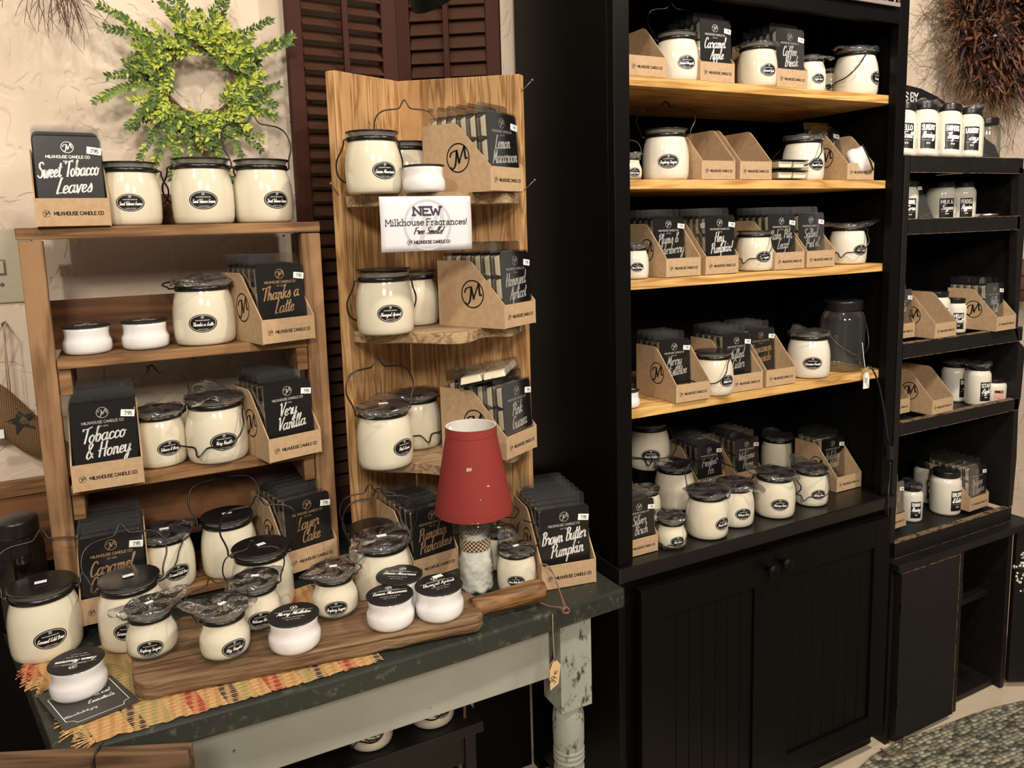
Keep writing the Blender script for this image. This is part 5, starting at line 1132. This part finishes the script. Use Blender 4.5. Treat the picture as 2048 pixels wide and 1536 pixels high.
jar('candle jar under loose wrap with raised handle on the lowest tier of the corner shelf', 'Pink Guava', 716, 829, 928, c3z, 810, Y=1.340, swing=-12, hrot=20, wrap=(12, 1.3))
jar('candle jar at the back of the lowest tier of the corner shelf, handle slanting across', 'Pink Guava', 785, 885, 895, c3z, False, Y=1.430, swing=140, hrot=20, wrap=(13, .6), stick=False)
B = box_at('kraft box of melts on the lowest tier of the corner shelf behind the red shade', (1013, 918), (1077, 900), c3z, 'on the lowest tier of the corner shelf', ['Pink', 'Guava'], Y=1.258, rz=28)
M = Matrix.Translation(ony(975, 758, 1.30)) @ Matrix.Rotation(R_(38), 4, 'Z') @ Matrix.Rotation(R_(10), 4, 'Y')
M = Matrix.Translation((B.location.x-.060, B.location.y+.030, c3z+.143)) @ Matrix.Rotation(R_(52), 4, 'Z') @ Matrix.Rotation(R_(78), 4, 'X') @ Matrix.Rotation(R_(90), 4, 'Y') @ Matrix.Translation((0, 0, -.02))
tt = thing('wax_melt_pack', 'wax melt pack lying across the others on the corner shelf\'s lowest tier', 'wax melts'); tt.matrix_world = M; pack_parts(tt)

# ------------------------------------------------------------------ black cabinet
k1, k2, k3, k4, k5 = 1.6855, 1.4865, 1.2865, 1.0205, .7005
KF = KY0+.024
B = box_at('empty kraft display box at the left end of the top cabinet shelf', (1262, 137), (1338, 148), k1, Y=KF+.004, rz=0, K=.9)
B.location.x = xat(1338, KF, k1)-BW/2
jar('candle jar beside the empty box on the top cabinet shelf', 'Jasmine & Honeysuckle', 1308, 1398, 153, k1, 1374, Y=KF+.052, swing=-20, hrot=25, stick=False, ivory=True)
box_at('kraft box of melts in the middle of the top cabinet shelf', (1400, 155), (1471, 164), k1, 'in the middle of the top cabinet shelf', ['Caramel', 'Apple'], Y=KF+.004, rz=0, n=5, K=.9)
jar('candle jar with bunched wrap in the middle of the top cabinet shelf', 'Caramel Apple', 1472, 1555, 166, k1, 1537, Y=KF+.045, wrap=(14, .3), stick=False)
box_at('right kraft box of melts on the top cabinet shelf', (1555, 170), (1614, 175), k1, 'at the right of the top cabinet shelf', ['Coffee', 'Break'], Y=KF+.004, rz=0, n=5, K=.9)
jar('candle jar half hidden by the right box on the top cabinet shelf', 'Coffee Break', 1582, 1651, 177, k1, 1637, Y=KF+.055, wrap=(15, 1.4), stick=False, ivory=True)
jar('candle jar at the back of the top cabinet shelf between two wrapped jars', 'Coffee Break', 1628, 1690, 180, k1, 1655, Y=KF+.125, stick=False)
jar('wrapped candle jar at the right end of the top cabinet shelf, handle at its side', 'Caramel', 1663, 1756, 183, k1, 1752, Y=KF+.060, swing=138, hrot=-60, wrap=(16, .8), stick=False, ivory=True)
jar('mini candle jar at the left end of the second cabinet shelf', 'Raspberry Sangria', 1232, 1284, 355, k2, 1270, 'S', Y=KF+.045, swing=-20, hrot=30, stick=False, wrap=(4, 0))
jar('large candle jar with tall handle on the second cabinet shelf', 'Raspberry Sangria', 1284, 1378, 358, k2, 1337, Y=KF+.055, swing=-34, hrot=0, stick=False, ivory=True)
box_at('left one of the two empty kraft boxes on the second cabinet shelf', (1400, 359), (1475, 359), k2, Y=KF+.004, rz=0, K=.9)
box_at('right one of the two empty kraft boxes on the second cabinet shelf', (1475, 359), (1549, 359), k2, Y=KF+.004, rz=0, K=.9)
jar('candle jar behind the stacked wax trays on the second cabinet shelf', 'Roasted Pecans', 1562, 1648, 360, k2, 1634, Y=KF+.060, swing=138, hrot=-30, stick=False, wrap=(11, 0), ivory=True)
for i in range(2):
    X = xat(1577, KF+.03, k2); Mx = Matrix.Translation((X, KF+.004, k2+.0265+i*.0255)) @ Matrix.Rotation(R_(-90), 4, 'X') @ Matrix.Rotation(PI, 4, 'Y') @ Matrix.Translation((0, -.0205, 0))
    Mx = Matrix.Translation((X, KF+.010, k2+.0015+i*.0240)) @ Matrix.Rotation(R_(90), 4, 'X') @ Matrix.Scale(-1, 4, (0, 0, 1)) if False else Matrix.Translation((X, KF+.010, k2+.0215+i*.0235)) @ Matrix.Rotation(R_(-90), 4, 'X')
    tt = thing('wax_melt_pack', ('upper' if i else 'lower')+' one of the two wax melt packs lying flat on the second cabinet shelf', 'wax melts'); tt.matrix_world = Mx; pack_parts(tt)
B = box_at('kraft box holding a tilted pack and tin on the second cabinet shelf', (1697, 360), (1745, 360), k2, Y=KF+.004, rz=0, K=.9)
base = Matrix.Translation(B.location) @ Matrix.Rotation(B.rotation_euler.z, 4, 'Z')
pack('black wax melt pack leaning sideways in the right box of the second cabinet shelf', ['Salted', 'Pretzel'], 'white', base @ Matrix.Translation((-.004, .075, .004)) @ Matrix.Rotation(R_(-14), 4, 'X'))
tn = tin('white tin lying on its side in the right box of the second cabinet shelf', 'Salted', 1660, 1700, 360, k2, Y=KF+.06, W=.07)
tn.matrix_world = base @ Matrix.Translation((.005, .035, .038)) @ Matrix.Rotation(R_(62), 4, 'X') @ Matrix.Rotation(R_(35), 4, 'Y') @ Matrix.Scale(.66, 4)
jar('tall wrapped candle jar at the left end of the third cabinet shelf', 'Plums & Elderberry', 1236, 1298, 561, k3, 1275, Y=KF+.045, wrap=(17, .6), stick=False, ivory=True)
box_at('kraft box of melts at the left of the third cabinet shelf', (1327, 558), (1408, 553), k3, 'at the left of the third cabinet shelf', ['Plums &', 'Elderberry'], Y=KF+.002, rz=0, n=5, foil='silver', K=.9, off=0.045)
box_at('second kraft box of melts on the third cabinet shelf', (1409, 552), (1480, 548), k3, 'second on the third cabinet shelf', ['Hey,', 'Pumpkin!'], Y=KF+.002, rz=0, n=5, K=.9)
jar('candle jar between the boxes on the third cabinet shelf, handle looped in front', 'Hey, Pumpkin!', 1470, 1546, 547, k3, 1528, Y=KF+.045, swing=138, hrot=-25, stick=False)
box_at('third kraft box of melts on the third cabinet shelf', (1547, 544), (1612, 539), k3, 'third on the third cabinet shelf', ['Rake, Pile,', 'Leap!'], Y=KF+.003, rz=0, n=5, foil='silver', K=.9, off=0.02)
box_at('right kraft box of melts on the third cabinet shelf', (1612, 538), (1671, 533), k3, 'at the right of the third cabinet shelf', ['Salted', 'Pretzel'], Y=KF+.003, rz=0, n=4, foil='silver', K=.9, off=0.025)
jar('candle jar with tall twisted wrap at the right of the third cabinet shelf', 'Salted Pretzel', 1655, 1733, 532, k3, 1721, Y=KF+.060, swing=140, hrot=-15, wrap=(18, 1.5), stick=False, ivory=True)
tin('white tin at the left end of the fourth cabinet shelf', 'Merry Mistletoe', 1225, 1280, 822, k4, Y=KF+.03)
box_at('kraft box of melts with side emblem on the fourth cabinet shelf', (1352, 822), (1421, 811), k4, 'first on the fourth cabinet shelf', ['Merry', 'Mistletoe'], Y=KF-.010, rz=0, n=6, foil='silver', K=.9, off=0.06)
jar('candle jar with black lid on the fourth cabinet shelf, handle dropped to its right', 'Mulled Cider', 1386, 1467, 804, k4, 1455, Y=KF+.030, swing=138, hrot=-40, stick=False)
box_at('kraft box of melts in the middle of the fourth cabinet shelf', (1461, 792), (1529, 781), k4, 'second on the fourth cabinet shelf', ['Mulled', 'Cider'], Y=KF+.002, rz=0, n=6, foil='silver', K=.9, off=0.03)
box_at('kraft box of melts right of the middle on the fourth cabinet shelf', (1530, 780), (1594, 771), k4, 'third on the fourth cabinet shelf', ['Cinnamon', 'Fireside'], Y=KF+.002, rz=0, n=6, foil='gold', K=.9, off=0.062)
jar('wrapped candle jar left of the empty glass jar on the fourth cabinet shelf', 'Cinnamon Fireside', 1572, 1660, 766, k4, 1625, Y=KF+.050, wrap=(19, .4), stick=False, ivory=True)
# empty glass jar with bail and tag
gx = xat(1682, KF+.060, k4)
t = mason('empty clear glass jar with black lid and wire bail on the fourth cabinet shelf', None, (gx, KF+.060, k4+.0005), body='glass', name='empty_glass_jar', cat='glass jar')
t.scale = (1.42, 1.42, 1.40)
b = MB(); b.tube(crom([(-.033, 0, .103), (-.030, -.020, .090), (-.015, -.040, .060), (.010, -.044, .040), (.030, -.040, .033), (.042, -.020, .045), (.040, 0, .075), (.033, 0, .103)], 5), .0009, 6); b.build('wire_handle', M_['wire'], t)
q = ony(1733, 745, KF-.012)
t = thing('price_tag', 'white price tag hanging from the empty glass jar over the shelf edge', 'tag', (q.x, KF-.012, q.z))
b = MB(); b.tube(crom([(-.014, .004, .075), (-.010, 0, .03), (-.004, 0, .008)], 4), .0008, 5); b.tube([(-.004, 0, .008), (.010, 0, .014)], .0008, 5); b.build('string', M_['sticker'], t)
b = MB(); b.prism([(-.010, -.040), (.011, -.040), (.011, -.006), (.006, 0), (-.005, 0), (-.010, -.006)], 0, .0006, 'y'); tg = b.build('paper_tag', M_['sticker'], t)
m = MB(); text(m, '35', 0, -.024, .010, lambda u, v: (u, -.0003, v), 'b', .0009); m.build('lettering', M_['ink'], tg)
# counter
box_at('kraft box of melts at the left end of the cabinet counter', (1236, 1126), (1312, 1108), k5, 'at the left end of the cabinet counter', ['Silver', 'Birch'], n=5, foil='silver', rz=0, Y=KF+.001, K=.85, rx=1316)
jar('mini candle jar in wrap at the front left of the cabinet counter, handle looped low', 'Silver Birch', 1312, 1373, 1101, k5, 1356, 'S', swing=138, hrot=-20, wrap=(20, .5), stick=False)
jar('plain sided candle jar in wrap second in the front row of the cabinet counter', 'Peach Cobbler', 1370, 1457, 1083, k5, 1446, swing=-35, hrot=-20, wrap=(21, .4), stick=False)
jar('candle jar third in the front row of the cabinet counter, flat wrap sheet', 'Welcome Home', 1428, 1508, 1058, k5, 1487, wrap=(22, 1.6), stick=False)
jar('candle jar fourth in the front row of the cabinet counter, wrapped lid', 'Welcome Home', 1506, 1590, 1040, k5, 1560, wrap=(23, .8), stick=False, swing=-140)
jar('candle jar next to the right box on the cabinet counter, handle hanging in front', 'Holiday Home', 1584, 1656, 1015, k5, 1637, swing=138, hrot=-15, wrap=(24, 1.3), stick=False)
box_at('kraft box of melts at the right end of the cabinet counter', (1672, 1001), (1724, 988), k5, 'at the right end of the cabinet counter', ['Holiday', 'Home'], n=6, foil='silver', rz=0, Y=KF+.050, K=.9, off=0.05)
jar('candle jar behind the mini jar at the left of the cabinet counter', 'Silver Birch', 1262, 1322, 1075, k5, 1300, stick=False, wrap=(25, 0), Y=1.43)
jar('wrapped candle jar in the second row at the left of the cabinet counter', 'Elderberry', 1308, 1390, 1040, k5, False, stick=False, wrap=(26, .5), Y=1.465)
b = MB(); b.box(-.07, .05, -.05, .05, 0, .075); o = b.build('riser_block', M_['blackin'], bevel=.002, loc=(xat(1300, 1.575, .75), 1.575, k5+.0005)); tag(o, 'black riser block at the back left of the cabinet counter', 'riser')
jar('candle jar raised on a block at the back left of the cabinet counter', 'Peach Cobbler', 1254, 1340, 945, k5+.0765, 1302, Y=1.562, swing=138, hrot=0, stick=False)
box_at('kraft box of melts at the back of the cabinet counter, left one', (1395, 985), (1450, 980), k5, 'at the back left of the counter', ['Frosted', 'Fir'], Y=1.490, rz=0, n=5, foil='silver', K=.9)
box_at('kraft box of melts at the back of the cabinet counter, right one', (1465, 970), (1530, 965), k5, 'at the back middle of the counter', ['Welcome', 'Home'], Y=1.480, rz=0, n=5, foil='silver', K=.9)
jar('wrapped candle jar at the back of the cabinet counter left of the right box', 'Holiday Home', 1520, 1588, 960, k5, False, stick=False, wrap=(27, .6), Y=1.540)

# ------------------------------------------------------------------ right cupboard
q1, q2, q3, q4, q5 = [z+.0005-.014 for z in (1.545, 1.392, 1.083, .879, .558)]
def mj(label, lines, px, Y, z, **k): zz = z+(.0100 if k.get('tilt') else 0); return mason(label, lines, (xat(px, Y, z), Y, zz), **k)
A1 = 'leaning candle bottle on the right cupboard top, '
mj(A1+'first from the left, mostly hidden', ('HELLO', 'Fall'), 1800, 1.312, q1, az=.35, s=.98, hs=1.12, tilt=-13)
mj(A1+'second from the left under loose wrap', ('SUNDAY', 'Morning'), 1843, 1.312, q1, az=.35, s=1.02, hs=1.12, tilt=-13, wrap=1)
mj(A1+'third from the left with bare black lid', ('FARMERS', 'Thyme'), 1890, 1.312, q1, az=.40, s=1.04, hs=1.10, tilt=-13)
mj(A1+'fourth from the left, laundry label', ('LAUNDRY', 'Day'), 1932, 1.312, q1, az=.30, s=1.0, hs=1.10, tilt=-13, wrap=2)
mj('tall empty clear glass behind the leaning bottles on the top shelf of the right cupboard', None, 1966, 1.340, q1, s=1.02, body='glass')
mj('jar candle at the left of the second shelf of the right cupboard', ('CARAMEL', 'Corn'), 1806, 1.33, q2, az=.5, s=.88)
M = Matrix.Translation((xat(1848, 1.30, q2), 1.295, q2+.002)) @ Matrix.Rotation(R_(-18), 4, 'X') @ Matrix.Rotation(R_(-12), 4, 'Y') @ Matrix.Scale(.80, 4)
pack('black wax melt pack leaning on the jars of the second shelf of the right cupboard', ['Corn'], 'gold', M)
mj('wide jar candle on the second shelf of the right cupboard', ('MILK &', 'Sugar'), 1878, 1.37, q2, az=.45, s=1.08, hs=.82)
mj('slim jar candle right of the wide one on the second shelf of the right cupboard', ('PEACHES', 'Poppies'), 1922, 1.35, q2, az=.35, s=.90, hs=.98)
b = MB(); b.lathe([(0, 0), (.029, 0), (.030, .002), (.030, .013), (.0315, .014), (.0315, .020), (.030, .0215), (0, .0215)], n=36, cap0=False, cap1=False)
o = b.build('metal_tin', M_['metal'], loc=(xat(1970, 1.31, q2), 1.31, q2)); tag(o, 'flat silver metal tin on the second shelf of the right cupboard', 'tin')
RB = ' on the third shelf of the right cupboard'
box_at('cut off kraft box at the left'+RB, (1775, 690), (1830, 680), q3+.014, 'on cupboard shelf three, left', ['Hello'], Y=QY+.048, rz=2, n=2, right=False, K=.9, rx=1830)
box_at('kraft box holding a jar in the middle'+RB, (1868, 678), (1914, 672), q3+.014, Y=QY+.0, rz=2, right=False, K=.9)
box_at('kraft box of melts at the right end'+RB, (1990, 661), (2034, 653), q3+.014, 'on cupboard shelf three, right', ['Hello', 'Fall'], Y=QY-.015, rz=2, n=5, K=.9, off=0.03)
mj('squat jar candle standing behind the middle box'+RB, ('BALSAM', '& Cedar'), 1868, 1.345, q3+.018, az=.5, s=.98, hs=.86)
mj('slim jar candle left of the right box'+RB, ('HELLO', 'Fall'), 1908, 1.345, q3+.002, az=.35, s=.78)
mj('small jar candle behind the left box'+RB, ('HELLO', 'Fall'), 1800, 1.40, q3, az=.3, s=.85)
mj('second small jar candle behind the left box'+RB, ('HELLO', 'Fall'), 1812, 1.46, q3, az=.3, s=.95)
RC = ' on the fourth shelf of the right cupboard'
box_at('cut off empty kraft box, left'+RC, (1760, 846), (1817, 836), q4+.014, Y=QY+.055, rz=2, K=.9, rx=1820)
box_at('empty kraft box in the middle'+RC, (1862, 828), (1908, 817), q4+.014, Y=QY+.004, rz=2, K=.9)
mj('wrapped jar candle right of the empty box'+RC, ('SNOW', 'Day'), 1906, 1.37, q4, az=.9, s=.92, wrap=3, lab='card')
mj('tall slim wrapped jar candle'+RC, ('STAR', 'Light'), 1953, 1.305, q4, az=.7, s=.88, hs=1.05, wrap=4)
mj('low pink labelled jar candle'+RC, ('VANILLA',), 1984, 1.300, q4, az=.5, s=.90, hs=.60, lab='pink', labw=.030)
RD = ' on the lowest shelf of the right cupboard'
box_at('cut off kraft melts box, left'+RD, (1755, 1090), (1811, 1076), q5+.014, 'on the lowest cupboard shelf, left', ['Holly &', 'Ivy'], Y=QY+.060, rz=2, n=3, foil='silver', K=.9, rx=1813)
mj('wrapped jar candle at the left'+RD, ('SUNDAY', 'Morning'), 1820, 1.36, q5, az=.5, s=.82, wrap=5)
mj('jar candle half hidden behind the front jar'+RD, ('BALSAM', '& Cedar'), 1852, 1.43, q5, az=.5, s=1.0)
mj('large black lidded jar candle, middle one'+RD, ('BALSAM', '& Cedar'), 1889, 1.345, q5, az=.85, s=1.08, hs=.94)
box_at('kraft box of melts in the middle'+RD, (1940, 1035), (1976, 1023), q5+.014, 'on the lowest cupboard shelf, middle', ['Balsam', '& Cedar'], Y=QY+.035, rz=2, n=6, K=.9)
tin('white tin behind the box at the right'+RD, 'Balsam', 1958, 1986, 1010, q5, Y=1.40, W=.06)
M = Matrix.Translation((2.02, QY+.075, .307)) @ Matrix.Rotation(R_(-90), 4, 'X') @ Matrix.Rotation(PI, 4, 'Y') @ Matrix.Translation((0, -.02, 0)) if False else Matrix.Translation((2.035, QY+.062, .3065)) @ Matrix.Rotation(R_(-90), 4, 'X')
pack('wax melt pack lying flat inside the lower compartment of the right cupboard', ['Balsam'], 'white', M)

# ------------------------------------------------------------------ under the table
jar('candle jar on the step stool under the table, right one', 'Welcome Home', 818, 912, 1463, zs, 888, swing=138, hrot=-40, stick=False)
jar('candle jar on the step stool under the table, left one', 'Welcome Home', 697, 790, 1508, zs, 750, swing=138, hrot=-40, stick=False)
# ------------------------------------------------------------------ cables and odds and ends
b = MB(); P = [(1795, 650), (1770, 720), (1776, 790), (1781, 850)]
q = ony(1781, 905, KY0-.012)
t = thing('switched_cable', 'black cable with an inline switch hanging down the right edge of the cabinet', 'cable', (q.x, KY0-.012, q.z))
def lk(x, y, Y=KY0-.006): p = ony(x, y, Y); return (p.x-q.x, p.y-(KY0-.012), p.z-q.z)
b.tube(crom([lk(1728, 735, KY0+.03), lk(1742, 735, KY0-.004), lk(1758, 770), lk(1769, 830), lk(1777, 885)], 6), .0022, 8); b.tube(crom([lk(1781, 925), lk(1779, 960), lk(1776, 1000, KY0-.014), lk(1777, 1060, KY0-.019), lk(1776, 1090, KY0-.019)], 6), .0022, 8); b.build('cable', M_['cable'], t)
b = MB(); b.box(-.008, .008, -.006, .008, -.018, .016); b.build('switch', M_['cable'], t, bevel=.003)
b = MB(); c_ = [onz(x, y, .013 if y > 1450 else .03) for x, y in ((1768, 1408), (1795, 1445), (1808, 1480), (1800, 1505), (1780, 1510), (1762, 1498))]
b.tube(crom([(c.x, min(c.y, 1.236), h) for c, h in zip(c_, (.06, .035, .016, .014, .014, .014))], 6), .0028, 8); tag(b.build('floor_cable', M_['bcable']), 'brown cable looping over the rug by the cabinet foot', 'cable')
b = MB(); b.tube(crom([(.54, 1.30, .60), (.535, 1.31, .40), (.56, 1.33, .20), (.60, 1.33, .004)], 6), .003, 8); tag(b.build('hanging_cable', M_['bcable']), 'thin brown cable hanging under the table behind the front leg', 'cable')
# dark metal lamp hood reaching into the top of the picture
Lq = ony(872, -8, 1.20); t = thing('clip_lamp', 'black metal lamp hood at the top edge above the shutters', 'lamp', tuple(Lq))
ax = Matrix.Rotation(R_(-38), 4, 'Y') @ Matrix.Rotation(R_(18), 4, 'X')
b = MB(); b.lathe([(.044, -.004), (.0445, -.001), (.043, .008), (.034, .040), (.022, .062), (.014, .070), (.012, .10)], n=36, cap0=False, axis=ax.to_3x3()); b.lathe([(.043, -.003), (.041, .008), (.032, .038), (.02, .058), (0, .062)], n=36, cap0=False, cap1=False, axis=ax.to_3x3(), mi=1); b.build('hood', [M_['black'], M_['pewter']], t)
b = MB(); e = ax.to_3x3() @ Vector((0, 0, .10)); b.tube(crom([tuple(e), tuple(e+Vector((.0, .03, .14))), tuple(e+Vector((.02, .15, .30))), (.05, .452, .46)], 5), .004, 8); b.build('arm', M_['black'], t)
# berry sprig on the open cupboard door
bq = ony(2042, 1150, 1.13); t = thing('white_berry_sprig', 'sprig of white berries at the right edge before the open cupboard door', 'berry sprig', (bq.x, 1.13, bq.z)); rnd = random.Random(3); b = MB(); c = MB()
for i in range(16):
    a = rnd.uniform(-2.6, 2.6)+PI; L = rnd.uniform(.02, .05); e = Vector((.03+L*math.cos(a), rnd.uniform(-.02, .02), L*1.1*math.sin(a))); c.tube([(.035, 0, 0), tuple(e*.5+Vector((.015, 0, .003))), tuple(e)], .0007, 4)
    for k in range(4): p = e+Vector((rnd.uniform(-.006, .006), rnd.uniform(-.006, .006), rnd.uniform(-.006, .006))); b.lathe([(0, -.0028), (.002, -.002), (.0028, 0), (.002, .002), (0, .0028)], tuple(p), 8, cap0=False, cap1=False)
b.build('berries', M_['berry'], t); c.build('stems', M_['bark'], t)
# leather drum with wire hoops beyond the cupboard
dq_ = ony(2052, 560, 1.588); b = MB(); b.lathe([(0, -.075), (.05, -.072), (.062, -.04), (.064, 0), (.060, .04), (.045, .072), (0, .075)], n=28, cap0=False, cap1=False)
o = b.build('leather_lantern', M_['leather'], loc=tuple(dq_)); tag(o, 'brown leather lantern with wire hoops at the right edge beside the cupboard', 'lantern')
m = MB()
for z in (-.03, .02): m.tube([(.067*math.cos(a), .067*math.sin(a), z) for a in [2*PI*k/28 for k in range(28)]], .0014, 6, True)
m.tube([(.09*math.cos(a)-.0, -.068, .09*math.sin(a)) for a in [2*PI*k/32 for k in range(32)]], .0015, 6, True); m.build('wire_hoop', M_['wire'], o)
